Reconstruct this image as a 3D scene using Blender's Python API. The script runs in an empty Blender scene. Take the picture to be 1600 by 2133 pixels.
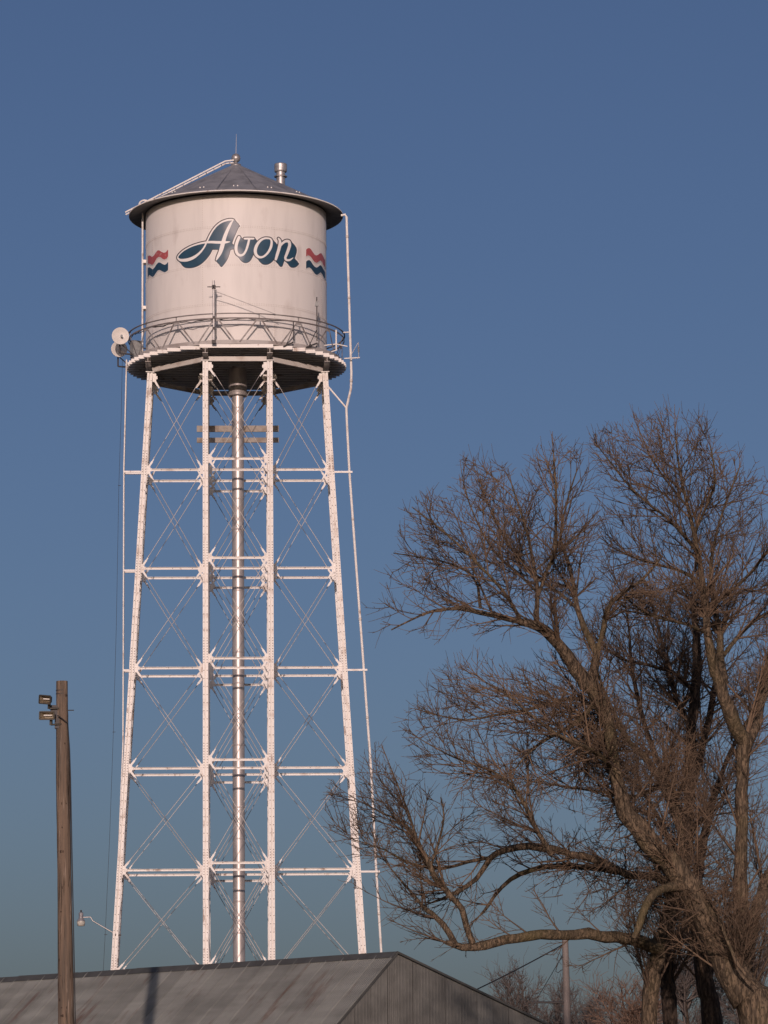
import bpy, bmesh, math, random
import numpy as np
from mathutils import Vector, Matrix

# ------------------------------------------------------------------ camera
SC = bpy.context.scene
COL = SC.collection
F_PX, PITCH, ROLL, CAM_Z = 8193.4, 0.1675, -0.0088, 1.6      # focal length in px of a 1600 x 2133 frame
cam_data = bpy.data.cameras.new('camera')
cam_data.sensor_fit = 'VERTICAL'
cam_data.sensor_height = 36.0
cam_data.lens = F_PX / 2133.0 * 36.0
cam_data.clip_start = 1.0
cam_data.clip_end = 6000.0
cam = bpy.data.objects.new('camera', cam_data)
COL.objects.link(cam)
_c, _s, _cr, _sr = math.cos(PITCH), math.sin(PITCH), math.cos(ROLL), math.sin(ROLL)
_r0, _u0, _f0 = Vector((1, 0, 0)), Vector((0, -_s, _c)), Vector((0, _c, _s))
_r, _u = _r0 * _cr + _u0 * _sr, _u0 * _cr - _r0 * _sr
m = Matrix((( _r.x, _u.x, -_f0.x, 0), (_r.y, _u.y, -_f0.y, 0), (_r.z, _u.z, -_f0.z, CAM_Z), (0, 0, 0, 1)))
cam.matrix_world = m
SC.camera = cam

# ------------------------------------------------------------------ sky, sun, exposure
SUN_SIDE, SUN_EL = 0.027, math.radians(9.5)                   # light travels away from the camera, a touch to the right
world = bpy.data.worlds.new('World')
SC.world = world
world.use_nodes = True
wn, wl = world.node_tree.nodes, world.node_tree.links
sky = wn.new('ShaderNodeTexSky')
sky.sky_type = 'NISHITA'
sky.sun_disc = False
sky.sun_elevation = SUN_EL
sky.sun_rotation = math.pi + math.atan(SUN_SIDE)
sky.altitude = 200
sky.air_density = 0.85
sky.dust_density = 2.5
sky.ozone_density = 2.5
bg = wn['Background']
bg.inputs['Strength'].default_value = 0.064
tint = wn.new('ShaderNodeMix'); tint.data_type = 'RGBA'; tint.blend_type = 'MULTIPLY'      # white balance of the whole sky
tint.inputs['Factor'].default_value = 1.0
tint.inputs['B'].default_value = (0.915, 0.858, 1.015, 1)
wl.new(sky.outputs['Color'], tint.inputs['A'])
wl.new(tint.outputs['Result'], bg.inputs['Color'])
sd = bpy.data.lights.new('sun', 'SUN')
sd.energy = 2.32
sd.angle = math.radians(0.5)
sd.color = (1.0, 0.765, 0.68)
sun = bpy.data.objects.new('sun', sd)
COL.objects.link(sun)
light_dir = Vector((SUN_SIDE, 1.0, -math.tan(SUN_EL) * math.sqrt(1 + SUN_SIDE ** 2))).normalized()
sun.rotation_euler = light_dir.to_track_quat('-Z', 'Y').to_euler()
sun.location = (0, -20, 60)
SC.view_settings.view_transform = 'Standard'
SC.view_settings.look = 'None'
SC.view_settings.exposure = 0.0
SC.view_settings.gamma = 1.0
SC.view_settings.use_curve_mapping = False
SC.cycles.max_bounces = 6
SC.cycles.sample_clamp_indirect = 2.0
SC.cycles.sample_clamp_direct = 6.0

# ------------------------------------------------------------------ helpers
def at(px, py, Y):
    """point of the place at forward distance Y seen at pixel px, py of the photograph"""
    X, Yi = px - 800.0, 1066.5 - py
    x, y = _cr * X - _sr * Yi, _sr * X + _cr * Yi
    d = Vector((x / F_PX, _c - _s * y / F_PX, _s + _c * y / F_PX))
    return d * (Y / d.y) + Vector((0, 0, CAM_Z))

def to_px(p):
    x, y, z = p[0], p[1], p[2] - CAM_Z
    d = y * _c + z * _s
    u, v = F_PX * x / d, F_PX * (-y * _s + z * _c) / d
    return 800 + _cr * u + _sr * v, 1066.5 - (-_sr * u + _cr * v)

class MB:
    def __init__(self):
        self.v, self.f, self.mi, self.sm = [], [], [], []
    def add(self, vs, fs, mi=0, smooth=False):
        o = len(self.v)
        self.v.extend([tuple(v) for v in vs])
        for f in fs:
            self.f.append(tuple(i + o for i in f)); self.mi.append(mi); self.sm.append(smooth)
    def box(self, lo, hi, mi=0):
        x0, y0, z0 = lo; x1, y1, z1 = hi
        self.add([(x0,y0,z0),(x1,y0,z0),(x1,y1,z0),(x0,y1,z0),(x0,y0,z1),(x1,y0,z1),(x1,y1,z1),(x0,y1,z1)],
                 [(0,3,2,1),(4,5,6,7),(0,1,5,4),(1,2,6,5),(2,3,7,6),(3,0,4,7)], mi)
    def frame(self, p0, p1, front):
        d = (p1 - p0).normalized()
        n = (front - d * front.dot(d)).normalized()
        return d, n, d.cross(n).normalized()
    def beam(self, p0, p1, s0, s1, n0, n1, front=Vector((0, -1, 0)), mi=0):
        """box along p0->p1; spans s0..s1 sideways and n0..n1 towards front"""
        p0, p1 = Vector(p0), Vector(p1)
        d, n, s = self.frame(p0, p1, Vector(front))
        vs = [p + s * a + n * b for p in (p0, p1) for a, b in ((s0, n0), (s1, n0), (s1, n1), (s0, n1))]
        self.add(vs, [(0,1,2,3),(7,6,5,4),(0,4,5,1),(1,5,6,2),(2,6,7,3),(3,7,4,0)], mi)
    def tube(self, pts, rad, n=8, cap=True, mi=0, smooth=True):
        pts = [Vector(p) for p in pts]
        if not hasattr(rad, '__len__'): rad = [rad] * len(pts)
        ref = None; rings = []
        for i, p in enumerate(pts):
            t = (pts[min(i + 1, len(pts) - 1)] - pts[max(i - 1, 0)])
            t = t.normalized() if t.length > 1e-9 else Vector((0, 0, 1))
            if ref is None:
                ref = Vector((1, 0, 0)) if abs(t.x) < 0.8 else Vector((0, 1, 0))
            u = (ref - t * ref.dot(t)).normalized(); w = t.cross(u); ref = u
            rings.append([p + (u * math.cos(2*math.pi*k/n) + w * math.sin(2*math.pi*k/n)) * rad[i] for k in range(n)])
        vs = [q for r in rings for q in r]
        fs = [(i*n+k, i*n+(k+1) % n, (i+1)*n+(k+1) % n, (i+1)*n+k) for i in range(len(pts)-1) for k in range(n)]
        self.add(vs, fs, mi, smooth)
        if cap:
            self.add(rings[0], [tuple(range(n-1, -1, -1))], mi); self.add(rings[-1], [tuple(range(n))], mi)
    def lathe(self, prof, n=32, c=(0, 0, 0), a0=0.0, a1=2*math.pi, mi=0, smooth=True):
        """profile of (r, z) turned about a vertical axis at c"""
        full = abs(a1 - a0 - 2*math.pi) < 1e-6
        k = n if full else n + 1
        vs = [(c[0] + r*math.sin(a0+(a1-a0)*j/n), c[1] - r*math.cos(a0+(a1-a0)*j/n), c[2] + z) for r, z in prof for j in range(k)]
        fs = []
        for i in range(len(prof)-1):
            for j in range(n):
                j2 = (j+1) % k
                fs.append((i*k+j, i*k+j2, (i+1)*k+j2, (i+1)*k+j))
        self.add(vs, fs, mi, smooth)
    def build(self, name, mats, parent=None):
        me = bpy.data.meshes.new(name)
        me.from_pydata(self.v, [], self.f)
        for mt in (mats if isinstance(mats, (list, tuple)) else [mats]): me.materials.append(mt)
        me.polygons.foreach_set('material_index', self.mi)
        me.polygons.foreach_set('use_smooth', self.sm)
        me.update()
        return link(name, me, parent)

def link(name, me, parent=None, loc=None):
    o = bpy.data.objects.new(name, me)
    COL.objects.link(o)
    if parent is not None: o.parent = parent
    if loc is not None: o.location = loc
    return o

def thing(name, label, cat, loc=(0, 0, 0), rz=0.0, group=None):
    o = bpy.data.objects.new(name, None)
    COL.objects.link(o)
    o.empty_display_size = 0.2
    o.location = loc; o.rotation_euler = (0, 0, rz)
    return tag(o, label, cat, group)

def tag(o, label, cat, group=None):
    o['label'] = label; o['category'] = cat
    if group: o['group'] = group
    return o

# ------------------------------------------------------------------ materials
def mat(name, col, rough=0.6, metal=0.0, var=0.0, scale=8.0, stretch=(1, 1, 1), bump=0.0, bscale=None, col2=None, thr=(0.45, 0.65), spec=0.5, obj_rand=0.0, detail=6.0):
    mt = bpy.data.materials.new(name); mt.use_nodes = True
    n, l = mt.node_tree.nodes, mt.node_tree.links
    b = n['Principled BSDF']
    b.inputs['Roughness'].default_value = rough
    b.inputs['Metallic'].default_value = metal
    b.inputs['Specular IOR Level'].default_value = spec
    b.inputs['Base Color'].default_value = (*col, 1)
    tc = n.new('ShaderNodeTexCoord'); mp = n.new('ShaderNodeMapping')
    mp.inputs['Scale'].default_value = stretch
    l.new(tc.outputs['Object'], mp.inputs['Vector'])
    last = None
    if var > 0 or col2 is not None:
        ns = n.new('ShaderNodeTexNoise'); ns.inputs['Scale'].default_value = scale; ns.inputs['Detail'].default_value = detail
        l.new(mp.outputs['Vector'], ns.inputs['Vector'])
        mr = n.new('ShaderNodeMapRange'); mr.inputs['From Min'].default_value = thr[0]; mr.inputs['From Max'].default_value = thr[1]
        l.new(ns.outputs['Fac'], mr.inputs['Value'])
        mx = n.new('ShaderNodeMix'); mx.data_type = 'RGBA'
        c2 = col2 if col2 is not None else tuple(max(0, c * (1 - var)) for c in col)
        mx.inputs['A'].default_value = (*col, 1); mx.inputs['B'].default_value = (*c2, 1)
        l.new(mr.outputs['Result'], mx.inputs['Factor'])
        last = mx.outputs['Result']
    if obj_rand > 0:
        oi = n.new('ShaderNodeObjectInfo'); hs = n.new('ShaderNodeHueSaturation'); mr2 = n.new('ShaderNodeMapRange')
        mr2.inputs['To Min'].default_value = 1 - obj_rand; mr2.inputs['To Max'].default_value = 1 + obj_rand
        l.new(oi.outputs['Random'], mr2.inputs['Value']); l.new(mr2.outputs['Result'], hs.inputs['Value'])
        if last is not None: l.new(last, hs.inputs['Color'])
        else: hs.inputs['Color'].default_value = (*col, 1)
        last = hs.outputs['Color']
    if last is not None: l.new(last, b.inputs['Base Color'])
    if bump > 0:
        nb = n.new('ShaderNodeTexNoise'); nb.inputs['Scale'].default_value = bscale or scale * 2; nb.inputs['Detail'].default_value = 5
        l.new(mp.outputs['Vector'], nb.inputs['Vector'])
        bp = n.new('ShaderNodeBump'); bp.inputs['Strength'].default_value = bump; bp.inputs['Distance'].default_value = 0.02
        l.new(nb.outputs['Fac'], bp.inputs['Height']); l.new(bp.outputs['Normal'], b.inputs['Normal'])
    return mt

M = {}
M['tank'] = mat('tank_paint', (0.80, 0.77, 0.74), 0.55, var=0.11, scale=1.1, stretch=(2.2, 2.2, 0.35), thr=(0.5, 0.8), bump=0.08, bscale=1.2)
M['steel'] = mat('white_steel_paint', (0.86, 0.835, 0.80), 0.55, scale=2.6, col2=(0.62, 0.54, 0.48), thr=(0.56, 0.74), obj_rand=0.05)
M['tank_rivet'] = mat('grimy_rivet_paint', (0.52, 0.47, 0.44), 0.7)
M['rod'] = mat('weathered_rod', (0.54, 0.51, 0.48), 0.5, scale=1.6, col2=(0.14, 0.13, 0.13), thr=(0.56, 0.62), obj_rand=0.2)
M['rivet'] = mat('rust_stained_rivet', (0.16, 0.12, 0.10), 0.8)
M['roof'] = mat('galvanised_roof', (0.36, 0.365, 0.38), 0.6, metal=0.15, var=0.28, scale=2.0, obj_rand=0.10)
M['soffit'] = mat('grey_soffit', (0.27, 0.265, 0.26), 0.7, var=0.3, scale=3)
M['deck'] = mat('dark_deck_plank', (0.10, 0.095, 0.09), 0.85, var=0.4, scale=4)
M['girder'] = mat('aged_girder_paint', (0.66, 0.62, 0.58), 0.6, scale=1.8, col2=(0.40, 0.33, 0.28), thr=(0.5, 0.75))
M['rail'] = mat('grey_rail_steel', (0.36, 0.34, 0.33), 0.55, scale=3.0, col2=(0.16, 0.13, 0.12), thr=(0.45, 0.65))
M['rail_shaded'] = mat('shaded_rail_steel', (0.17, 0.15, 0.145), 0.55, scale=3.0, col2=(0.28, 0.25, 0.23), thr=(0.5, 0.7))  # shade on the rails as seen from below, put into the steel colour
M['toe'] = mat('grey_toe_channel', (0.47, 0.44, 0.42), 0.6, scale=2.0, col2=(0.34, 0.30, 0.28), thr=(0.45, 0.65))
M['galv'] = mat('galvanised_pipe', (0.50, 0.48, 0.47), 0.42, metal=0.6, var=0.25, scale=6)
M['riser'] = mat('bare_metal_jacket', (0.58, 0.54, 0.52), 0.42, metal=0.5, var=0.2, scale=3, stretch=(1, 1, 0.4))
M['dark'] = mat('dark_metal', (0.06, 0.055, 0.055), 0.6, metal=0.3)
M['black'] = mat('black_cable', (0.025, 0.025, 0.028), 0.6)
M['foil'] = mat('weathered_board', (0.34, 0.30, 0.26), 0.6, scale=3, col2=(0.20, 0.15, 0.11), thr=(0.4, 0.65))
M['dish'] = mat('dish_plastic', (0.74, 0.70, 0.65), 0.5, var=0.08, scale=4)
M['box'] = mat('grey_enclosure', (0.30, 0.31, 0.31), 0.6, var=0.2)
M['halo'] = mat('white_lettering_paint', (0.84, 0.82, 0.80), 0.5)
M['outline'] = mat('black_lettering_paint', (0.075, 0.06, 0.065), 0.55)
M['red'] = mat('red_paint', (0.50, 0.115, 0.12), 0.5, scale=5, col2=(0.62, 0.34, 0.33), thr=(0.6, 0.74))
M['navy'] = mat('navy_paint', (0.026, 0.075, 0.130), 0.5, var=0.25, scale=2)
M['concrete'] = mat('concrete', (0.36, 0.34, 0.31), 0.9, var=0.25, scale=4, bump=0.3)
M['lens'] = mat('lamp_glass', (0.55, 0.53, 0.47), 0.18, var=0.2, scale=20)
M['bulb'] = mat('lamp_bulb', (0.85, 0.83, 0.78), 0.2)
M['flood'] = mat('bronze_housing', (0.07, 0.065, 0.055), 0.45, metal=0.4)
M['reflector'] = mat('floodlight_reflector', (0.42, 0.36, 0.27), 0.3, metal=0.55, var=0.3, scale=25)
M['post'] = mat('timber_post', (0.30, 0.22, 0.14), 0.8, var=0.3, scale=3, stretch=(4, 4, 0.4))
M['greypole'] = mat('grey_pole_wood', (0.235, 0.205, 0.19), 0.85, scale=3, stretch=(6, 6, 0.3), col2=(0.19, 0.165, 0.15), thr=(0.4, 0.65), bump=0.3)

def weathered(mt, rust, lo, hi, scale, amount, rough):
    n, l = mt.node_tree.nodes, mt.node_tree.links
    b = n['Principled BSDF']; b.inputs['Diffuse Roughness'].default_value = rough
    src = b.inputs['Base Color'].links[0].from_socket
    tc = n.new('ShaderNodeTexCoord'); mp = n.new('ShaderNodeMapping'); mp.inputs['Scale'].default_value = (1, 1, 0.45)
    l.new(tc.outputs['Object'], mp.inputs['Vector'])
    ns = n.new('ShaderNodeTexNoise'); ns.inputs['Scale'].default_value = scale; ns.inputs['Detail'].default_value = 6
    l.new(mp.outputs['Vector'], ns.inputs['Vector'])
    mr = n.new('ShaderNodeMapRange'); mr.inputs['From Min'].default_value = lo; mr.inputs['From Max'].default_value = hi; mr.inputs['To Max'].default_value = amount
    l.new(ns.outputs['Fac'], mr.inputs['Value'])
    mx = n.new('ShaderNodeMix'); mx.data_type = 'RGBA'; mx.inputs['B'].default_value = (*rust, 1)
    l.new(mr.outputs['Result'], mx.inputs['Factor']); l.new(src, mx.inputs['A']); l.new(mx.outputs['Result'], b.inputs['Base Color'])
weathered(M['steel'], (0.30, 0.18, 0.12), 0.62, 0.70, 3.4, 0.7, 0.35)
weathered(M['tank'], (0.46, 0.40, 0.36), 0.60, 0.74, 1.5, 0.35, 0.22)

def sheet_mat(name, base, rust, amount, rnd):
    mt = mat(name, base, 0.55, metal=0.15, var=0.22, scale=0.9, stretch=(1, 1, 1), obj_rand=rnd)
    n, l = mt.node_tree.nodes, mt.node_tree.links
    b = n['Principled BSDF']
    src = b.inputs['Base Color'].links[0].from_socket
    tc = n.new('ShaderNodeTexCoord'); mp = n.new('ShaderNodeMapping'); mp.inputs['Scale'].default_value = (2.6, 0.55, 0.55)
    l.new(tc.outputs['Object'], mp.inputs['Vector'])
    ns = n.new('ShaderNodeTexNoise'); ns.inputs['Scale'].default_value = 0.75; ns.inputs['Detail'].default_value = 8; ns.inputs['Roughness'].default_value = 0.6
    l.new(mp.outputs['Vector'], ns.inputs['Vector'])
    mr = n.new('ShaderNodeMapRange'); mr.inputs['From Min'].default_value = amount; mr.inputs['From Max'].default_value = amount + 0.13; mr.inputs['To Max'].default_value = 0.75
    l.new(ns.outputs['Fac'], mr.inputs['Value'])
    mx = n.new('ShaderNodeMix'); mx.data_type = 'RGBA'; mx.inputs['B'].default_value = (*rust, 1)
    l.new(mr.outputs['Result'], mx.inputs['Factor']); l.new(src, mx.inputs['A'])
    mp2 = n.new('ShaderNodeMapping'); mp2.inputs['Scale'].default_value = (0.35, 2.2, 2.2)     # weathering in rows along the purlins
    l.new(tc.outputs['Object'], mp2.inputs['Vector'])
    n2 = n.new('ShaderNodeTexNoise'); n2.inputs['Scale'].default_value = 1.0; n2.inputs['Detail'].default_value = 7
    l.new(mp2.outputs['Vector'], n2.inputs['Vector'])
    m2 = n.new('ShaderNodeMapRange'); m2.inputs['From Min'].default_value = 0.38; m2.inputs['From Max'].default_value = 0.62; m2.inputs['To Min'].default_value = 0.88; m2.inputs['To Max'].default_value = 1.08
    l.new(n2.outputs['Fac'], m2.inputs['Value'])
    h2 = n.new('ShaderNodeHueSaturation'); l.new(m2.outputs['Result'], h2.inputs['Value']); l.new(mx.outputs['Result'], h2.inputs['Color'])
    l.new(h2.outputs['Color'], b.inputs['Base Color'])
    return mt
M['sheet'] = sheet_mat('weathered_roof_sheet', (0.245, 0.255, 0.235), (0.125, 0.066, 0.046), 0.57, 0.17)
M['siding'] = sheet_mat('grey_siding_sheet', (0.205, 0.205, 0.185), (0.125, 0.105, 0.09), 0.58, 0.12)
M['cap'] = mat('ridge_cap_sheet', (0.105, 0.108, 0.10), 0.6, metal=0.15, var=0.2, scale=1.5)
M['interior'] = mat('dark_shed_boards', (0.05, 0.045, 0.04), 0.9, var=0.3)

def bark(name, c1, c2, scale=3.0, moss=None):
    mt = mat(name, c1, 0.92, scale=scale, stretch=(3.2, 3.2, 0.8), col2=c2, thr=(0.40, 0.58), bump=1.0, bscale=scale * 2.5, spec=0.15)
    mt.node_tree.nodes['Bump'].inputs['Distance'].default_value = 0.04
    n, l = mt.node_tree.nodes, mt.node_tree.links
    b = n['Principled BSDF']; src = b.inputs['Base Color'].links[0].from_socket
    tc = n.new('ShaderNodeTexCoord'); mp = n.new('ShaderNodeMapping'); mp.inputs['Scale'].default_value = (1, 1, 0.28)
    l.new(tc.outputs['Object'], mp.inputs['Vector'])
    vo = n.new('ShaderNodeTexNoise'); vo.inputs['Scale'].default_value = 26.0; vo.inputs['Detail'].default_value = 3.0; vo.inputs['Distortion'].default_value = 0.6
    l.new(mp.outputs['Vector'], vo.inputs['Vector'])
    mr = n.new('ShaderNodeMapRange'); mr.inputs['From Min'].default_value = 0.50; mr.inputs['From Max'].default_value = 0.57; mr.inputs['To Max'].default_value = 0.8
    l.new(vo.outputs['Fac'], mr.inputs['Value'])
    mx = n.new('ShaderNodeMix'); mx.data_type = 'RGBA'; mx.inputs['B'].default_value = (c2[0] * 0.45, c2[1] * 0.45, c2[2] * 0.45, 1)   # open furrows in the bark
    l.new(mr.outputs['Result'], mx.inputs['Factor']); l.new(src, mx.inputs['A']); l.new(mx.outputs['Result'], b.inputs['Base Color'])
    if moss is not None:
        n, l = mt.node_tree.nodes, mt.node_tree.links
        b = n['Principled BSDF']; src = b.inputs['Base Color'].links[0].from_socket
        tc = n.new('ShaderNodeTexCoord'); ns = n.new('ShaderNodeTexNoise'); ns.inputs['Scale'].default_value = 0.55; ns.inputs['Detail'].default_value = 5
        l.new(tc.outputs['Object'], ns.inputs['Vector'])
        mr = n.new('ShaderNodeMapRange'); mr.inputs['From Min'].default_value = 0.50; mr.inputs['From Max'].default_value = 0.66; mr.inputs['To Max'].default_value = 0.6
        l.new(ns.outputs['Fac'], mr.inputs['Value'])
        mx = n.new('ShaderNodeMix'); mx.data_type = 'RGBA'; mx.inputs['B'].default_value = (*moss, 1)
        l.new(mr.outputs['Result'], mx.inputs['Factor']); l.new(src, mx.inputs['A']); l.new(mx.outputs['Result'], b.inputs['Base Color'])
    return mt
M['bark'] = bark('tree_bark', (0.222, 0.166, 0.112), (0.100, 0.078, 0.056), scale=5.0, moss=(0.125, 0.105, 0.050))
M['bark_dark'] = bark('dark_tree_bark', (0.105, 0.078, 0.058), (0.048, 0.038, 0.031), scale=5.0)
M['twig'] = mat('twig_bark', (0.200, 0.142, 0.098), 0.9, scale=0.6, col2=(0.118, 0.088, 0.066), thr=(0.4, 0.6), spec=0.0)
M['twig_far'] = mat('far_twig_bark', (0.150, 0.130, 0.120), 0.9, spec=0.0)
M['twig_orange'] = mat('russet_twig_bark', (0.215, 0.150, 0.115), 0.9, spec=0.0)

def pole_wood():
    mt = mat('brown_pole_wood', (0.205, 0.152, 0.113), 0.8, scale=2.2, stretch=(7, 7, 0.28), col2=(0.135, 0.108, 0.086), thr=(0.42, 0.58), bump=0.9, bscale=5, spec=0.08)
    n, l = mt.node_tree.nodes, mt.node_tree.links
    b = n['Principled BSDF']; src = b.inputs['Base Color'].links[0].from_socket
    tc = n.new('ShaderNodeTexCoord')
    def layer(src, scale, st, lo, hi, col, mx_f):
        mp = n.new('ShaderNodeMapping'); mp.inputs['Scale'].default_value = st
        l.new(tc.outputs['Object'], mp.inputs['Vector'])
        ns = n.new('ShaderNodeTexNoise'); ns.inputs['Scale'].default_value = scale; ns.inputs['Detail'].default_value = 4
        l.new(mp.outputs['Vector'], ns.inputs['Vector'])
        mr = n.new('ShaderNodeMapRange'); mr.inputs['From Min'].default_value = lo; mr.inputs['From Max'].default_value = hi; mr.inputs['To Max'].default_value = mx_f
        l.new(ns.outputs['Fac'], mr.inputs['Value'])
        mx = n.new('ShaderNodeMix'); mx.data_type = 'RGBA'; mx.inputs['B'].default_value = (*col, 1)
        l.new(mr.outputs['Result'], mx.inputs['Factor']); l.new(src, mx.inputs['A'])
        return mx.outputs['Result']
    src = layer(src, 4.0, (6, 6, 0.24), 0.61, 0.68, (0.40, 0.32, 0.26), 0.75)     # pale split fibres
    src = layer(src, 3.0, (9, 9, 0.35), 0.61, 0.65, (0.035, 0.026, 0.02), 0.9)    # dark cracks
    l.new(src, b.inputs['Base Color'])
    return mt
M['pole'] = pole_wood()
M['knot'] = mat('dark_knot_wood', (0.06, 0.04, 0.028), 0.85, var=0.3)

def letter_blue():
    mt = mat('navy_lettering_paint', (0.026, 0.078, 0.130), 0.5, var=0.2, scale=2.5)
    n, l = mt.node_tree.nodes, mt.node_tree.links
    b = n['Principled BSDF']; src = b.inputs['Base Color'].links[0].from_socket
    tc = n.new('ShaderNodeTexCoord')
    fac = None
    for cx, cz, r in ((0.05, 36.72, 0.62), (-0.10, 35.62, 0.42)):                  # two sun-bleached patches beside the capital
        vm = n.new('ShaderNodeVectorMath'); vm.operation = 'DISTANCE'; vm.inputs[1].default_value = (cx, -3.47, cz)
        l.new(tc.outputs['Object'], vm.inputs[0])
        mr = n.new('ShaderNodeMapRange'); mr.inputs['From Min'].default_value = r; mr.inputs['From Max'].default_value = r * 0.45; mr.inputs['To Max'].default_value = 0.62
        l.new(vm.outputs['Value'], mr.inputs['Value'])
        if fac is None: fac = mr.outputs['Result']
        else:
            mm = n.new('ShaderNodeMath'); mm.operation = 'MAXIMUM'; l.new(fac, mm.inputs[0]); l.new(mr.outputs['Result'], mm.inputs[1]); fac = mm.outputs['Value']
    mx = n.new('ShaderNodeMix'); mx.data_type = 'RGBA'; mx.inputs['B'].default_value = (0.42, 0.42, 0.45, 1)
    l.new(fac, mx.inputs['Factor']); l.new(src, mx.inputs['A']); l.new(mx.outputs['Result'], b.inputs['Base Color'])
    return mt
M['letter_blue'] = letter_blue()

def ground_mat():
    mt = mat('dry_winter_grass', (0.13, 0.10, 0.06), 0.95, scale=0.08, col2=(0.08, 0.068, 0.042), thr=(0.35, 0.65), bump=0.6, bscale=6)
    return mt
M['ground'] = ground_mat()

# ------------------------------------------------------------------ ground
g = MB(); g.add([(-3000, -600, 0), (3000, -600, 0), (3000, 5000, 0), (-3000, 5000, 0)], [(0, 1, 2, 3)])
go = g.build('ground', M['ground']); go['kind'] = 'structure'

# ------------------------------------------------------------------ water tower
TX, TY, TPSI = -5.529, 146.87, 0.0372
tower = thing('water_tower', 'tall white steel water tower with blue script lettering and cone roof', 'water tower', (TX, TY, 0), TPSI)
A = 1.2                                                      # inner half spacing of the legs
def B(z): return 3.522 + 0.0588 * (27.89 - z)                # outer half spacing, battered
LV = [27.89, 24.14, 20.38, 16.63, 12.86, 9.11, 5.36, 1.75]   # strut levels
Z_TOP, Z_BASE = 31.64, 0.55
SX = -0.045                                                  # the tank sits a hair off the tower's axis
V3 = Vector
legs = [(sx, sy, k) for k in 'ixy' for sx in (-1, 1) for sy in (-1, 1)]
def leg_xy(sx, sy, k, z):
    if k == 'i': return V3((sx * A, sy * A, z))
    if k == 'x': return V3((sx * B(z), sy * A, z))
    return V3((sx * A, sy * B(z), z))
rng = random.Random(5)
for (sx, sy, k) in legs:
    p0, p1 = leg_xy(sx, sy, k, Z_BASE), leg_xy(sx, sy, k, Z_TOP)
    q = MB()
    for s0, s1 in ((-0.10, -0.022), (0.022, 0.10)):
        q.beam(p0, p1, s0, s1, 0.085, 0.10)
        q.beam(p0, p1, s0, s1, -0.10, -0.085)
    q.beam(p0, p1, -0.100, -0.088, -0.0848, 0.0848)
    q.beam(p0, p1, 0.088, 0.100, -0.0848, 0.0848)
    q.beam(p0, p1, -0.0875, 0.0875, -0.006, 0.006)
    q.beam(p1 - (p1 - p0).normalized() * 0.03, p1, -0.16, 0.16, -0.16, 0.16)
    lg = q.build('leg', M['steel'], tower)
    r = MB()
    d = (p1 - p0).normalized(); n_steps = int((p1 - p0).length / 0.30)
    for i in range(n_steps):
        c = p0 + d * (0.2 + i * 0.30)
        near = min(abs(c.z - z) for z in LV) < 0.45
        for kk in range(3 if near else 1):
            cc = c + d * (0.1 * kk)
            for s in (-0.060, 0.060):
                r.beam(cc - d * 0.014, cc + d * 0.014, s - 0.014, s + 0.014, 0.1005, 0.114)
    rv = r.build('rivet_row', M['rivet'], lg); rv['kind'] = 'stuff'
    f = MB()
    b0 = leg_xy(sx, sy, k, 0.55)
    f.lathe([(0.0, 0.55), (0.45, 0.55), (0.62, 0.0)], 4, (b0.x, b0.y, 0), math.pi/4, math.pi/4 + 2*math.pi, smooth=False)
    f.build('footing', M['concrete'], tower)

def panels(z):
    """strut lines of one level: end points and outward front"""
    b = B(z); out = []
    for sy in (-1, 1):
        out.append((V3((-A, sy*b, z)), V3((A, sy*b, z)), 'X', sy, 'y'))
        out.append((V3((-b, sy*A, z)), V3((-A, sy*A, z)), 'X', sy, 'x-'))
        out.append((V3((-A, sy*A, z)), V3((A, sy*A, z)), 'X', sy, 'i'))
        out.append((V3((A, sy*A, z)), V3((b, sy*A, z)), 'X', sy, 'x+'))
    for sx in (-1, 1):
        out.append((V3((sx*b, -A, z)), V3((sx*b, A, z)), 'Y', sx, 'x'))
        out.append((V3((sx*A, -b, z)), V3((sx*A, -A, z)), 'Y', sx, 'y-'))
        out.append((V3((sx*A, -A, z)), V3((sx*A, A, z)), 'Y', sx, 'i'))
        out.append((V3((sx*A, A, z)), V3((sx*A, b, z)), 'Y', sx, 'y+'))
    return out
ZL = [Z_TOP - 0.12] + LV
for li, z in enumerate(LV):
    for (a, b_, ax, sg, key) in panels(z):
        d = (b_ - a).normalized()
        fr = V3((0, -1, 0)) if ax == 'X' else V3((-1 if sg < 0 else 1, 0, 0))
        dz = 0.0 if ax == 'X' else -0.07
        a2, b2 = a + d * 0.09 + V3((0, 0, dz)), b_ - d * 0.09 + V3((0, 0, dz))
        q = MB()
        up = V3((0, 0, 1)); side = d.cross(fr).z          # sideways axis points up or down
        s = 1 if side > 0 else -1
        q.beam(a2, b2, -0.042 if s > 0 else -0.030, 0.030 if s > 0 else 0.042, 0.0, 0.012, fr)
        if s > 0: q.beam(a2, b2, 0.0302, 0.042, 0.0, 0.07, fr)
        else: q.beam(a2, b2, -0.042, -0.0302, 0.0, 0.07, fr)
        L = (b2 - a2).length; nb = max(2, int(L / 0.75))
        for i in range(nb):
            c = a2 + d * (L * (i + 0.5) / nb + rng.uniform(-0.05, 0.05))
            q.beam(c - d * 0.012, c + d * 0.012, -0.016, 0.008, 0.0121, 0.024, fr, mi=1)
        q.build('strut', [M['steel'], M['rivet']], tower)

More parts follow.
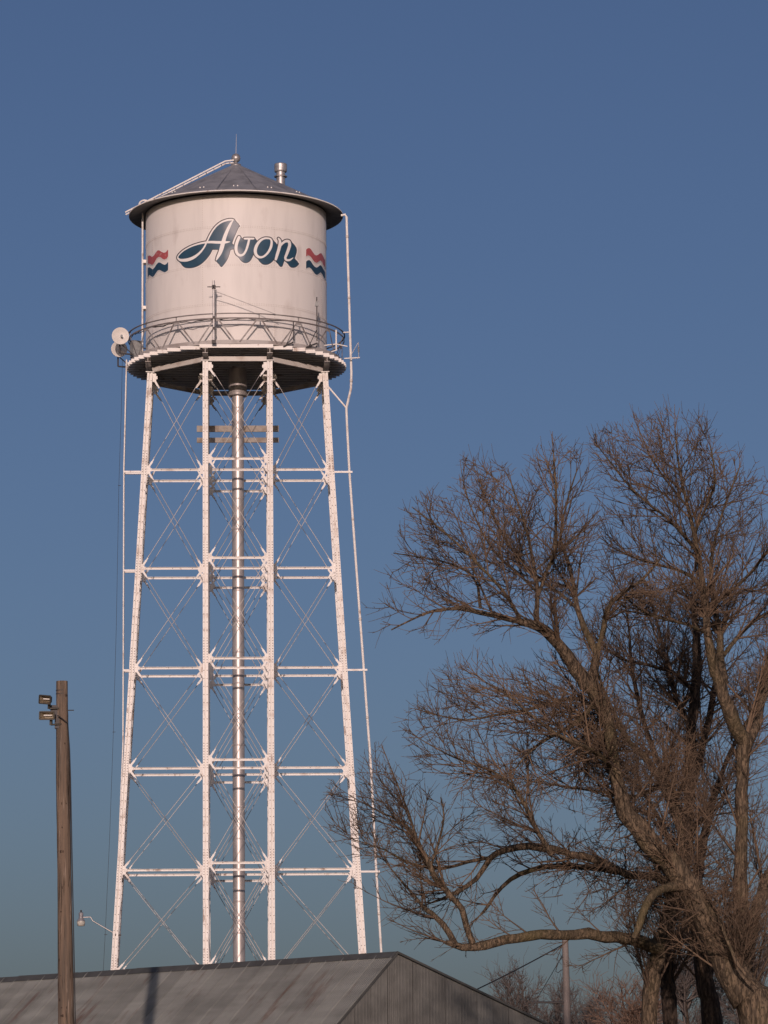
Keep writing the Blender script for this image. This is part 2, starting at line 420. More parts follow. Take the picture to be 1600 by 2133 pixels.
def gusset(node, along, zdn, zup, width, fr, ups, downs):
    """plate at a node with a clevis arm towards each brace rod"""
    q = MB()
    c = node + along * 0.17 + fr * 0.035
    q.beam(c - V3((0, 0, 0.16)), c + V3((0, 0, 0.16)), -0.065, 0.065, 0.0, 0.012, fr)
    q.beam(c + along * 0.05 - V3((0, 0, 0.06)), c + along * 0.05 + V3((0, 0, 0.06)), -0.065, 0.065, 0.013, 0.024, fr)
    for dr in ups + downs:
        s = c + V3((0, 0, 0.10 if dr.z > 0 else -0.10))
        q.beam(s, s + dr * 0.25, -0.036, 0.036, 0.0125, 0.030, fr)
        q.beam(s + dr * 0.23, s + dr * 0.35, -0.020, 0.020, 0.006, 0.038, fr)
    return q.build('gusset_plate', M['steel'], tower)

for li, z in enumerate(LV):
    zu = ZL[li]
    zd = LV[li + 1] if li + 1 < len(LV) else None
    here, above = panels(z), panels(zu)
    below = panels(zd) if zd is not None else None
    for i, (a, b_, ax, sg, key) in enumerate(here):
        fr = V3((0, -1, 0)) if ax == 'X' else V3((-1 if sg < 0 else 1, 0, 0))
        ua, ub = above[i][0], above[i][1]
        d = (b_ - a).normalized()
        # brace rods of the panel above this strut line
        up_a, up_b = (ub - a).normalized(), (ua - b_).normalized()
        for (p, q_, off) in ((a + d * 0.17 + V3((0, 0, 0.1)), ub - d * 0.17 - V3((0, 0, 0.1)), 0.045),
                             (b_ - d * 0.17 + V3((0, 0, 0.1)), ua + d * 0.17 - V3((0, 0, 0.1)), 0.075)):
            t = MB()
            dr = (q_ - p).normalized()
            p2, q2 = p + dr * 0.3 + fr * off, q_ - dr * 0.3 + fr * off
            t.tube([p2, p2.lerp(q2, 0.5) - V3((0, 0, 0.012)), q2], 0.0118, 6)
            t.tube([p2 + dr * 0.02, p2 + dr * 0.16], 0.018, 6)
            t.build('brace_rod', M['rod'], tower)
        dn_a, dn_b = [], []
        if below is not None:
            dn_a = [(below[i][1] - a).normalized()]; dn_b = [(below[i][0] - b_).normalized()]
        gusset(a, d, 0, 0, 0, fr, [up_a], dn_a)
        gusset(b_, -d, 0, 0, 0, fr, [up_b], dn_b)
# gussets under the platform
for (a, b_, ax, sg, key), (la, lb, *_x) in zip(panels(Z_TOP - 0.12), panels(LV[0])):
    fr = V3((0, -1, 0)) if ax == 'X' else V3((-1 if sg < 0 else 1, 0, 0))
    d = (b_ - a).normalized()
    gusset(a - V3((0, 0, 0.1)), d, 0, 0, 0, fr, [], [(lb - a).normalized()])
    gusset(b_ - V3((0, 0, 0.1)), -d, 0, 0, 0, fr, [], [(la - b_).normalized()])

# riser pipe
q = MB(); q.lathe([(0.226, 0.2), (0.226, 31.0)], 40)
riser = q.build('riser_pipe', M['riser'], tower)
for i in range(26):
    z = 1.2 + i * 1.17
    q = MB(); q.lathe([(0.2262, z), (0.2345, z + 0.006), (0.2345, z + 0.05), (0.2262, z + 0.056)], 40)
    q.build('band', M['riser'], riser)
q = MB(); q.lathe([(0.24, 30.95), (0.37, 30.95), (0.37, 31.02), (0.35, 31.06), (0.35, 32.0)], 40)
q.build('collar', M['riser'], riser)
for zc, hh in ((29.74, 0.12), (29.30, 0.095)):
    q = MB(); q.box((-1.56, 0.235, zc - hh), (1.56, 0.30, zc + hh)); q.box((-0.16, 0.19, zc - 0.05), (0.16, 0.234, zc + 0.05), 1)
    q.build('cross_board', [M['foil'], M['dark']], tower)

# platform: ring girders on the legs, I-beams, joists, deck
RING = [(-A, -3.3), (A, -3.3), (3.3, -A), (3.3, A), (A, 3.3), (-A, 3.3), (-3.3, A), (-3.3, -A)]
for i in range(8):
    p, r = RING[i], RING[(i + 1) % 8]
    p, r = V3((p[0], p[1], 31.715)), V3((r[0], r[1], 31.715))
    d = (r - p).normalized(); fr = V3(((p.x + r.x), (p.y + r.y), 0)).normalized()
    q = MB(); p2, r2 = p + d * 0.12, r - d * 0.12
    q.beam(p2, r2, -0.075, 0.075, 0.0, 0.014, fr)
    q.beam(p2, r2, -0.087, -0.0752, -0.09, 0.014, fr); q.beam(p2, r2, 0.0752, 0.0745 + 0.0125, -0.09, 0.014, fr)
    q.build('ring_girder', M['girder'], tower)
for x, h in ((-A, 3.95), (A, 3.95), (-3.36, 2.35), (3.36, 2.35)):
    q = MB()
    q.box((x - 0.10, -h, 31.81), (x + 0.10, h, 31.826)); q.box((x - 0.10, -h, 31.978), (x + 0.10, h, 31.992))
    q.box((x - 0.009, -h, 31.8262), (x + 0.009, h, 31.9778))
    q.build('i_beam', M['girder'], tower)
k = 0
R_DECK = 4.18
ys = [-3.93 + 0.3275 * i for i in range(25)]
for y in ys:
    hl = math.sqrt(max(0.1, R_DECK ** 2 - (abs(y) + 0.02) ** 2))
    q = MB()
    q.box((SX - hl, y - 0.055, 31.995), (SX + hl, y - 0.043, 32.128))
    q.box((SX - hl, y - 0.0428, 31.995), (SX + hl, y + 0.05, 32.007), 1); q.box((SX - hl, y - 0.0428, 32.116), (SX + hl, y + 0.05, 32.128), 1)  # dark flanges: shade under the platform put into the joist colour
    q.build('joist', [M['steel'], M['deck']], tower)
R_RING = 4.01
q = MB(); q.lathe([(0.0, 32.132), (R_RING - 0.012, 32.132), (R_RING - 0.012, 32.165), (0.0, 32.165)], 64, (SX, 0, 0))
q.build('deck', M['deck'], tower)
q = MB(); q.lathe([(R_RING - 0.01, 32.135), (R_RING + 0.01, 32.135), (R_RING + 0.01, 32.29), (R_RING - 0.002, 32.29), (R_RING - 0.01, 32.135)], 96, (SX, 0, 0), smooth=False)
q.build('toe_channel', M['toe'], tower)

# railing
RR = 4.13
def pol(r, deg, z): return V3((SX + r * math.sin(math.radians(deg)), -r * math.cos(math.radians(deg)), z))
def ring(r, z, w, h, name, mt, n=96):
    q = MB(); q.lathe([(r, z - h), (r + w, z - h), (r + w, z), (r, z), (r, z - h)], n, (SX, 0, 0), smooth=False); return q.build(name, mt, tower)
ring(RR - 0.02, 33.285, 0.045, 0.035, 'top_rail', M['rail_shaded'])
ring(RR - 0.025, 33.12, 0.02, 0.055, 'middle_rail', M['rail_shaded'])
for i in range(16):
    t = 12.0 + 22.5 * i
    for s in (-1, 1):
        q = MB()
        p, r = pol(RR - 0.012, t + s * 1.0, 33.07), pol(R_RING + 0.016, t + s * 10.2, 32.20)
        q.beam(p, r, -0.028, 0.028, -0.004, 0.004, pol(1, t, 0) - V3((SX, 0, 0)))
        q.build('rail_brace', M['rail'], tower)
    q = MB(); q.beam(pol(RR - 0.03, t, 33.0), pol(RR - 0.03, t, 33.26), -0.022, 0.022, -0.006, 0.006, pol(1, t, 0) - V3((SX, 0, 0)))
    q.beam(pol(RR - 0.018, t, 32.98), pol(RR - 0.018, t, 33.10), -0.11, 0.11, -0.004, 0.0035, pol(1, t, 0) - V3((SX, 0, 0)))
    q.build('rail_post', M['rail'], tower)
q = MB()
pts = [pol(RR - 0.05, t, 33.05 + 0.035 * math.sin(t * 0.33) + 0.02 * math.sin(t * 1.1)) for t in range(-78, 26, 3)]
q.tube(pts, 0.016, 5); q.build('cable', M['black'], tower)
q = MB()
pts = [pol(RR - 0.07, t, 33.08 + 0.03 * math.sin(t * 0.21 + 1)) for t in range(-70, 40, 4)]
q.tube(pts, 0.012, 5); q.build('cable', M['black'], tower)

# tank: four courses of four riveted plates
RT = 3.45
COURSES = [(32.166, 33.775), (33.775, 35.2625), (35.2625, 36.737), (36.737, 38.0)]
for ci, (z0, z1) in enumerate(COURSES):
    off = -21.6 if ci % 2 else 24.0
    ro = RT + (0.007 if ci % 2 else 0.0)
    for kk in range(4):
        a0, a1 = math.radians(off + 90 * kk), math.radians(off + 90 * kk + 90.6)
        q = MB()
        lap = 0.05 if ci < 3 else 0.0
        zt_ = z1 + (lap if ci % 2 else 0)
        q.lathe([(ro, z0 - (0.05 if ci % 2 and ci else 0)), (ro, zt_)], 28, (SX, 0, 0), a0, a1)
        if ci % 2: q.lathe([(ro, zt_), (ro - 0.006, zt_)], 28, (SX, 0, 0), a0, a1, smooth=False)
        # raised edge strip of the lap joint
        q.lathe([(ro + 0.0004, z0), (ro + 0.006, z0), (ro + 0.006, z1), (ro + 0.0004, z1)], 2, (SX, 0, 0), a0, a0 + 0.016, smooth=False)
        q.build('tank_plate', M['tank'], tower)
r = MB()
for z in (33.775, 35.2625, 36.737):
    for row in (-0.028, 0.028):
        for i in range(320):
            t = 360.0 * i / 320
            if 110 < t < 250: continue
            c = pol(RT + 0.007, t, z + row)
            n = (pol(1, t, 0) - V3((SX, 0, 0)))
            r.beam(c - V3((0, 0, 0.009)), c + V3((0, 0, 0.009)), -0.009, 0.009, 0.0, 0.008, n)
for ci, (z0, z1) in enumerate(COURSES):
    off = -21.6 if ci % 2 else 24.0
    for kk in range(4):
        t = off + 90 * kk
        for i in range(int((z1 - z0) / 0.07)):
            c = pol(RT + 0.013, t + 0.4, z0 + 0.04 + 0.07 * i); n = (pol(1, t, 0) - V3((SX, 0, 0)))
            r.beam(c - V3((0, 0, 0.009)), c + V3((0, 0, 0.009)), -0.009, 0.009, 0.0, 0.008, n)
rv = r.build('rivet_row', M['tank_rivet'], tower); rv['kind'] = 'stuff'

# roof: sixteen lapped sheets, eave band, soffit
RE, ZE, ZA = 4.09, 37.965, 39.99
for i in range(16):
    a0, a1 = math.radians(11.3 + 22.5 * i), math.radians(11.3 + 22.5 * (i + 1) + 0.25)
    q = MB()
    dz = 0.0
    q.lathe([(RE, ZE + 0.02), (3.35, ZE + 0.02 + (RE - 3.35) * 0.455), (0.16, ZA)], 6, (SX, 0, 0), a0, a1)
    q.lathe([(RE - 0.02, ZE + 0.034), (RE - 0.02, ZE + 0.05), (0.2, ZA + 0.02), (0.2, ZA)], 1, (SX, 0, 0), a0, a0 + 0.012, smooth=False)
    for da in (0.17, 0.215):
        c = pol(3.32, math.degrees(a0 + da), ZE + 0.02 + (RE - 3.32) * 0.455)
        q.box((c.x - 0.02, c.y - 0.02, c.z - 0.01), (c.x + 0.02, c.y + 0.02, c.z + 0.03), 1)
    q.build('roof_panel', [M['roof'], M['steel']], tower)
q = MB(); q.lathe([(RE + 0.004, ZE - 0.012), (RE + 0.016, ZE - 0.012), (RE + 0.016, ZE + 0.032), (RE + 0.004, ZE + 0.036)], 96, (SX, 0, 0))
q.build('eave_band', M['steel'], tower)
q = MB(); q.lathe([(RT - 0.02, ZE + 0.10), (RE + 0.003, ZE - 0.008)], 96, (SX, 0, 0)); q.build('soffit', M['soffit'], tower)
q = MB()
q.lathe([(0.20, 39.97), (0.20, 40.03), (0.07, 40.06), (0.065, 40.12)], 24, (SX, 0, 0))
q.lathe([(0.175 * math.sin(math.pi * i / 14), 40.285 - 0.175 * math.cos(math.pi * i / 14)) for i in range(15)], 28, (SX, 0, 0))
fin = q.build('finial_ball', M['galv'], tower)
q = MB(); q.tube([(SX, 0, 40.45), (SX + 0.01, 0, 40.8), (SX + 0.02, 0, 41.24)], [0.012, 0.009, 0.005], 6); q.build('spike', M['rod'], fin)
q = MB()
vz = 39.25
q.lathe([(0.17, vz - 0.25), (0.17, 39.62), (0.25, 39.60), (0.255, 39.63), (0.17, 39.67), (0.17, 39.80), (0.23, 39.80), (0.245, 39.84), (0.245, 40.09), (0.225, 40.12), (0.0, 40.13)], 28, (1.72 + SX, 0.25, 0), smooth=False)
q.build('roof_vent', M['galv'], tower)
# roof ladder on the left slope, tank ladder, leg ladder
def ladder(name, rails, rung_every, r=0.022, rr=0.012, side=V3((0, 1, 0)), half=0.19, mt='steel'):
    o = None; q = MB()
    for s in (-1, 1): q.tube([p + side * half * s for p in rails], r, 6)
    o = q.build(name, M[mt], tower)
    acc = 0.0; L = 0.0
    for i in range(len(rails) - 1):
        p, r_ = rails[i], rails[i + 1]
        n = int((r_ - p).length / rung_every)
        for j in range(n):
            c = p.lerp(r_, (j + 0.5) / n)
            t = MB(); t.tube([c - side * half, c + side * half], rr, 5); t.build('rung', M[mt], o)
    return o
roof_pts = [V3((-0.12, 0, 40.13)), V3((-0.45, 0, 40.09)), V3((-4.28, 0, 38.07))]
ladder('roof_ladder', [p + V3((0, -0.1, 0)) for p in roof_pts], 0.33, 0.032, 0.014)
q = MB(); q.tube([V3((-3.55 + 0.2 * math.cos(t), -0.1, 38.42 + 0.17 * math.sin(t))) for t in [math.pi * i / 10 for i in range(11)]], 0.035, 8)
q.build('ladder_hook', M['steel'], tower)
ladder('tank_ladder', [V3((-3.62, -0.1, 38.25)), V3((-3.62, -0.1, 32.17))], 0.32, 0.035, 0.012)
for z in (36.15, 34.35):
    for y_ in (-0.30, 0.04):
        q = MB(); q.box((-3.60, y_, z - 0.06), (-3.47, y_ + 0.06, z + 0.06)); q.build('ladder_standoff', M['steel'], tower)
ladder('leg_ladder', [V3((-4.19, -1.15, 32.1)), V3((-4.28, -1.15, 27.9)), V3((-4.29, -1.15, 17.5)), V3((-B(12.86) - 0.06, -1.12, 12.86)), V3((-B(1.0) - 0.1, -1.12, 1.0))], 0.33, 0.026, 0.011, half=0.17)
for z in LV[:3]:
    z2 = z - 0.09
    for y_ in (-1.36, -0.98):
        q = MB(); q.box((-4.27, y_, z2 - 0.035), (-B(z) - 0.11, y_ + 0.04, z2 + 0.035)); q.build('ladder_standoff', M['steel'], tower)
# overflow pipe on the right
pp = [(3.95, 37.72), (4.10, 37.76), (4.16, 37.66), (4.26, 33.2), (4.30, 31.6), (4.28, 31.0), (4.10, 30.25), (4.12, 29.6), (4.20, 27.76), (4.44, 24.0), (4.68, 20.35), (4.92, 16.6), (5.08, 12.9), (5.24, 9.85), (5.62, 1.2), (5.62, 0.3)]
q = MB(); q.tube([V3((x, -1.2, z)) for x, z in pp], 0.045, 10); ofp = q.build('overflow_pipe', M['steel'], tower)
for z in (36.9, 34.5, 31.3, 26.0, 22.2, 18.5, 14.8, 11.2):
    for i in range(len(pp) - 1):
        if pp[i][1] >= z >= pp[i + 1][1] and pp[i][1] != pp[i + 1][1]:
            x = pp[i][0] + (pp[i + 1][0] - pp[i][0]) * (pp[i][1] - z) / (pp[i][1] - pp[i + 1][1])
            q = MB(); q.lathe([(0.046, z - 0.05), (0.056, z - 0.05), (0.056, z + 0.05), (0.046, z + 0.05)], 12, (x, -1.2, 0)); q.build('pipe_coupling', M['girder'], ofp); break
for z, x in ((LV[0], 4.22), (LV[1], 4.46), (LV[2], 4.72), (LV[3], 4.95), (LV[4], 5.12)):
    if z in (LV[1], LV[3]): continue
    q = MB(); q.box((B(z) + 0.105, -1.30, z - 0.14), (x + 0.09, -1.255, z - 0.07)); q.build('pipe_bracket', M['steel'], tower)
q = MB(); q.tube([V3((3.40, -1.2, 31.1)), V3((4.08, -1.2, 30.28))], 0.032, 8); q.build('pipe_brace', M['steel'], tower)
q = MB(); q.tube([V3((4.22, -1.2, 33.18)), V3((4.02, -1.05, 33.2))], 0.025, 6); q.build('pipe_bracket', M['steel'], tower)

# ---------------- painted lettering and wave marks, laid on the shell as paint films
def on_shell(px, py, r):
    """pixel of the photograph -> point of the shell in tower coordinates (vectorised)"""
    px, py = np.asarray(px, float), np.asarray(py, float)
    X, Yi = px - 800.0, 1066.5 - py
    x, y = _cr * X - _sr * Yi, _sr * X + _cr * Yi
    d = np.stack([x / F_PX, _c - _s * y / F_PX, _s + _c * y / F_PX], -1)
    cp, sp = math.cos(TPSI), math.sin(TPSI)
    ox, oy = -TX, -TY
    o = np.array([cp * ox + sp * oy - SX, -sp * ox + cp * oy])
    dl = np.stack([cp * d[..., 0] + sp * d[..., 1], -sp * d[..., 0] + cp * d[..., 1]], -1)
    a = (dl ** 2).sum(-1); b = (dl * o).sum(-1); c = (o ** 2).sum() - r * r
    disc = np.maximum(b * b - a * c, 0)
    t = (-b - np.sqrt(disc)) / a
    return np.stack([o[0] + t * dl[..., 0] + SX, o[1] + t * dl[..., 1], CAM_Z + t * d[..., 2]], -1)

def film(name, field, x0, y0, step, r, mt, parent):
    """mesh of the region field < 0 (marching squares) laid on the shell at radius r"""
    H, W = field.shape
    vid, vs, fs = {}, [], []
    def corner(i, j):
        k = (i, j, 0)
        if k not in vid: vid[k] = len(vs); vs.append((x0 + j * step, y0 + i * step))
        return vid[k]
    def cut(i, j, i2, j2):
        k = (min((i, j), (i2, j2)), max((i, j), (i2, j2)), 1)
        if k not in vid:
            f0, f1 = field[i, j], field[i2, j2]; t = f0 / (f0 - f1)
            vid[k] = len(vs); vs.append((x0 + (j + (j2 - j) * t) * step, y0 + (i + (i2 - i) * t) * step))
        return vid[k]
    neg = field < 0
    cnt = neg[:-1, :-1].astype(int) + neg[1:, :-1] + neg[:-1, 1:] + neg[1:, 1:]
    for i, j in np.argwhere(cnt > 0):
        i, j = int(i), int(j)
        cs = [(i, j), (i, j + 1), (i + 1, j + 1), (i + 1, j)]
        poly = []
        for k in range(4):
            p, q = cs[k], cs[(k + 1) % 4]
            if neg[p]: poly.append(corner(*p))
            if neg[p] != neg[q]: poly.append(cut(*p, *q))
        if len(poly) >= 3: fs.append(tuple(reversed(poly)))
    P = on_shell([v[0] for v in vs], [v[1] for v in vs], r)
    q = MB(); q.add([tuple(p) for p in P], fs, 0, True)
    return q.build(name, mt, parent)

def stroke_field(GX, GY, strokes):
    out = np.full(GX.shape, 1e3)
    for st in strokes:
        pts = np.array(st, float)
        seg = np.linalg.norm(np.diff(pts[:, :2], axis=0), axis=1); cum = np.concatenate([[0], np.cumsum(seg)])
        # Catmull-Rom resample for smooth pen strokes
        S = []
        n = len(pts)
        for i in range(n - 1):
            p0, p1, p2, p3 = pts[max(i-1, 0)], pts[i], pts[i+1], pts[min(i+2, n-1)]
            kk = max(2, int(seg[i] / 3))
            for t in np.arange(kk) / kk:
                S.append(0.5 * ((2*p1) + (-p0+p2)*t + (2*p0-5*p1+4*p2-p3)*t*t + (-p0+3*p1-3*p2+p3)*t**3))
        S.append(pts[-1])
        for x, y, w in S:
            np.minimum(out, np.hypot(GX - x, GY - y) - w / 2, out=out)
    return out

def poly_field(GX, GY, poly):
    """signed distance to a polygon"""
    P = np.array(poly, float); n = len(P)
    inside = np.zeros(GX.shape, bool); dist = np.full(GX.shape, 1e6)
    for i in range(n):
        x1, y1 = P[i]; x2, y2 = P[(i + 1) % n]
        dx, dy = x2 - x1, y2 - y1
        t = np.clip(((GX - x1) * dx + (GY - y1) * dy) / (dx*dx + dy*dy + 1e-9), 0, 1)
        np.minimum(dist, np.hypot(GX - x1 - t*dx, GY - y1 - t*dy), out=dist)
        c = ((y1 > GY) != (y2 > GY)) & (GX < (x2 - x1) * (GY - y1) / (y2 - y1 + 1e-12) + x1)
        inside ^= c
    return np.where(inside, -dist, dist)

# the drawing is digitised in units of a quarter pixel from (290, 430)
STEP = 2.4
gx = np.arange(290, 1350, STEP); gy = np.arange(80, 540, STEP)
GX, GY = np.meshgrid(gx, gy)
LET = {
 'A': [[(757,294,4),(735,297,14),(700,300,22),(650,299,22),(600,297,20),(545,301,16),(490,313,14),(430,334,12),(375,364,11),(338,396,10),(322,420,10),(328,438,15),(352,448,22),(400,445,26),(448,428,24),(495,395,18),(535,350,14),(562,300,13),(585,250,13),(612,203,13),(645,162,13),(685,132,14),(730,115,16),(770,110,14),(790,113,6)],
       [(786,112,5),(765,140,18),(745,178,24),(728,215,27),(712,258,30),(700,300,33),(688,345,34),(674,385,30),(656,420,22),(642,447,8)]],
 'V': [[(832,258,24),(818,290,25),(808,330,25),(808,368,24),(820,396,22),(845,408,20),(872,396,18),(892,362,18),(905,322,19),(914,285,18),(918,268,16)],
       [(878,268,15),(910,268,17),(953,268,15)]],
 'O': [[(1082,266,14),(1045,266,16),(1010,285,20),(982,320,25),(968,362,26),(974,400,24),(1000,422,20),(1035,418,17),(1070,388,18),(1095,345,21),(1104,302,20),(1098,275,15),(1082,266,14)]],
 'N': [[(1160,266,12),(1172,285,20),(1172,320,26),(1163,360,26),(1150,402,24),(1139,440,20)],
       [(1168,345,12),(1190,312,18),(1220,290,22),(1246,292,24),(1254,318,25),(1245,355,25),(1230,395,23),(1218,428,20),(1228,446,18),(1255,446,16),(1282,428,6)]],
}
FILLS = [[(335,420),(380,364),(450,328),(560,303),(530,355),(490,398),(440,430),(380,440)],
         [(572,300),(590,250),(625,195),(680,140),(760,118),(735,190),(705,270),(695,300)],
         [(975,380),(1000,300),(1050,268),(1095,280),(1095,340),(1050,410),(1000,420)],
         [(815,380),(825,290),(900,275),(900,340),(870,395),(840,405)]]
faces = {k: stroke_field(GX, GY, v) for k, v in LET.items()}
allf = np.minimum.reduce(list(faces.values()))
shadow = allf.copy()
for fl in FILLS: np.minimum(shadow, poly_field(GX, GY, fl), out=shadow)
base = shadow.copy()
NSH = 19
for i in range(1, NSH + 1):
    sx_, sy_ = int(round(i * 44 / STEP / NSH)), int(round(i * 50 / STEP / NSH))
    sh = np.full(base.shape, 1e3); sh[sy_:, sx_:] = base[:base.shape[0]-sy_, :base.shape[1]-sx_]
    np.minimum(shadow, sh, out=shadow)
qx, qy, qs = 290 + gx[0] / 4, 430 + gy[0] / 4, STEP / 4
RP = RT + 0.0165
lettering = film('lettering', shadow, qx, qy, qs, RP + 0.008, M['letter_blue'], tower)
lettering['label'] = 'navy drop shadow of the script lettering'
film('outline', np.minimum(shadow - 4.5, allf - 8.5), qx, qy, qs, RP + 0.004, M['outline'], lettering)
film('halo', np.minimum(shadow, allf) - 13.0, qx, qy, qs, RP, M['halo'], lettering)
for k in 'AVON':
    film('letter', faces[k], qx, qy, qs, RP + 0.012, M['halo'], lettering)
WAVES = [
 ('red', [(72,416),(82,409),(96,413),(108,421),(122,410),(138,385),(152,367),(166,365),(186,378),(206,387),(222,381),(241,358),(241,414),(230,434),(212,443),(196,438),(180,424),(162,420),(146,432),(130,462),(117,483),(104,487),(88,478),(72,476)]),
 ('navy', [(72,514),(84,507),(98,514),(112,526),(126,512),(142,486),(160,467),(176,468),(194,480),(212,487),(226,480),(241,461),(241,530),(226,543),(212,549),(192,541),(172,529),(156,532),(140,553),(124,578),(112,588),(98,580),(84,570),(72,592)]),
 ('red', [(1391,360),(1402,350),(1416,346),(1430,354),(1443,374),(1458,396),(1474,409),(1490,404),(1505,392),(1517,389),(1528,404),(1540,432),(1549,450),(1549,508),(1536,490),(1522,462),(1511,449),(1497,459),(1480,470),(1464,465),(1448,446),(1432,422),(1416,409),(1402,410),(1391,418)]),
 ('navy', [(1391,460),(1404,449),(1418,447),(1432,458),(1446,482),(1462,502),(1478,510),(1493,503),(1507,489),(1520,494),(1534,520),(1549,548),(1549,604),(1538,590),(1524,562),(1511,549),(1496,562),(1481,571),(1466,563),(1450,542),(1434,519),(1418,508),(1404,511),(1391,519)]),
]
for colr, poly in WAVES:
    P = np.array(poly, float)
    wx = np.arange(P[:, 0].min() - 14, P[:, 0].max() + 14, 2.4); wy = np.arange(P[:, 1].min() - 14, P[:, 1].max() + 14, 2.4)
    wx = wx[wx < 1556]
    WX, WY = np.meshgrid(wx, wy)
    fd = poly_field(WX, WY, poly)
    o = film('wave_stripe', fd, 290 + wx[0] / 4, 430 + wy[0] / 4, 0.6, RP + 0.004, M[colr], tower)
    film('border', fd - 6.0, 290 + wx[0] / 4, 430 + wy[0] / 4, 0.6, RP, M['halo'], o)

# ------------------------------------------------------------------ things fixed to the tower
def tw(x, y, z):
    cp, sp = math.cos(TPSI), math.sin(TPSI)
    return V3((TX + cp * x - sp * y, TY + sp * x + cp * y, z))
def fixture(name, label, cat, x, y, z, rz=0.0, group=None):
    return thing(name, label, cat, tw(x, y, z), TPSI + rz, group)

def dish(label, x, y, z, r, tilt):
    t = fixture('dish_antenna', label, 'antenna', x, y, z, tilt, 'dish antennas on the catwalk rail')
    q = MB(); prof = [(0.0, 0.0), (r * 0.4, 0.012), (r * 0.75, 0.04), (r, 0.075), (r + 0.012, 0.075), (r + 0.012, 0.045), (r * 0.75, 0.0), (r * 0.3, -0.05)]
    vs = MB(); vs.lathe(prof, 40)
    q.add([(v[0], -v[2], v[1]) for v in vs.v], [tuple(reversed(f)) for f in vs.f], 0, True)   # the bowl opens towards the front
    q.build('reflector', M['dish'], t)
    q = MB(); q.tube([(0.03, -0.01, -0.03), (0.03, -0.20, -0.03)], 0.02, 8); q.tube([(0.03, -0.20, -0.03), (0.03, -0.25, -0.03)], 0.045, 12); q.build('feed_horn', M['box'], t)
    q = MB(); q.tube([(0, 0.05, 0), (0, 0.22, 0)], 0.04, 8); q.box((-0.06, 0.14, -0.22), (0.06, 0.24, 0.12)); q.build('mount', M['dark'], t)
    q = MB(); q.tube([(0.0, 0.2, -0.1), (0.0, 0.2, -0.62)], 0.03, 8); q.tube([(0.0, 0.2, -0.62), (0.52, 0.15, -0.66)], 0.03, 8); q.tube([(0.05, 0.2, -0.25), (0.45, 0.15, -0.62)], 0.022, 8)
    q.build('bracket', M['dark'], t)
    return t
dish('upper round white dish antenna at the left end of the catwalk', -4.43, -1.2, 33.03, 0.315, 0.12)
dish('lower round white dish antenna partly hidden behind the upper dish', -4.52, 0.1, 32.80, 0.30, 0.2)
t = fixture('equipment_box', 'grey equipment box behind the catwalk railing near the dishes', 'equipment box', -3.86, -0.62, 32.32, 0.5)
q = MB(); q.box((-0.17, -0.14, 0.0), (0.17, 0.14, 0.62)); q.box((-0.19, -0.16, 0.621), (0.19, 0.16, 0.64)); q.build('case', M['box'], t)
q = MB(); q.box((-0.15, -0.155, 0.04), (0.15, -0.1405, 0.58)); q.build('door', M['box'], t)
q = MB(); q.box((-0.15, -0.1, -0.15), (-0.1, 0.1, -0.001)); q.box((0.1, -0.1, -0.15), (0.15, 0.1, -0.001)); q.build('stand', M['dark'], t)

t = fixture('antenna_mast', 'tall pipe mast with cross arm on the catwalk before the lettering', 'antenna', -0.83 + SX, -4.26, 32.16)
q = MB(); q.tube([(0, 0, 0), (0, 0, 2.32)], 0.042, 10); q.build('pole', M['galv'], t)
q = MB(); q.tube([(-0.24, -0.05, 2.07), (0.24, -0.05, 2.07)], 0.018, 6); q.tube([(-0.02, -0.3, 2.07), (0.02, 0.25, 2.07)], 0.015, 6); q.box((-0.07, -0.07, 2.0), (0.07, 0.045, 2.14)); q.build('cross_arm', M['dark'], t)
q = MB(); q.box((-0.05, -0.06, 0.45), (0.05, 0.09, 0.55)); q.box((-0.05, -0.06, 0.86), (0.05, 0.09, 0.96)); q.build('clamp', M['dark'], t)
q = MB(); q.box((-0.08, -0.07, -0.06), (0.08, 0.08, 0.06)); q.build('foot', M['dark'], t)
q = MB(); q.tube([(0.04, 0.0, 1.92), (2.36, 0.25, 1.07)], 0.013, 6); q.build('stay_rod', M['galv'], t)

def whip(label, x, y, z, h, boxz, lean):
    t = fixture('whip_antenna', label, 'antenna', x, y, z, 0, 'thin rod antennas on the catwalk')
    q = MB(); q.tube([(0, 0, 0), (0, 0, h)], 0.02, 8); q.build('rod', M['dark'], t)
    if boxz: q = MB(); q.box((-0.06, -0.05, boxz - 0.09), (0.06, 0.05, boxz + 0.09)); q.build('amplifier', M['box'], t)
    q = MB(); q.tube([(-0.42 * lean, -0.05, -0.26), (0.0, 0.02, -0.08)], 0.03, 6); q.tube([(-0.30 * lean, -0.05, -0.2), (0, 0, 0.45)], 0.015, 6); q.build('bracket', M['dark'], t)
    return t
whip('tall thin rod antenna with small box on the right of the catwalk', 2.97, -3.02, 32.45, 1.68, 1.42, 1.0)
whip('short black rod antenna on the catwalk right of centre', 2.08, -3.66, 32.35, 0.72, 0, 0.9)
t = fixture('outrigger_bracket', 'white forked outrigger bracket inside the right railing', 'bracket', 3.72, -1.75, 32.35)
q = MB(); q.tube([(0, 0, 0), (0, 0, 0.8)], 0.03, 8); q.build('upright', M['steel'], t)
q = MB(); q.tube([(-0.45, 0, 0.20), (0.0, -0.02, 0.25), (0.42, 0.05, 0.17)], 0.022, 6); q.tube([(-0.42, -0.1, -0.14), (0.02, 0, 0.02)], 0.022, 6); q.build('arm', M['steel'], t)
t = fixture('insulator_arm', 'small arm with stacked insulators jutting from the right catwalk edge', 'insulator', 4.2, -1.5, 32.1)
q = MB(); q.tube([(-0.18, 0, 0.0), (0.42, 0, 0.03)], 0.024, 8); q.build('arm', M['steel'], t)
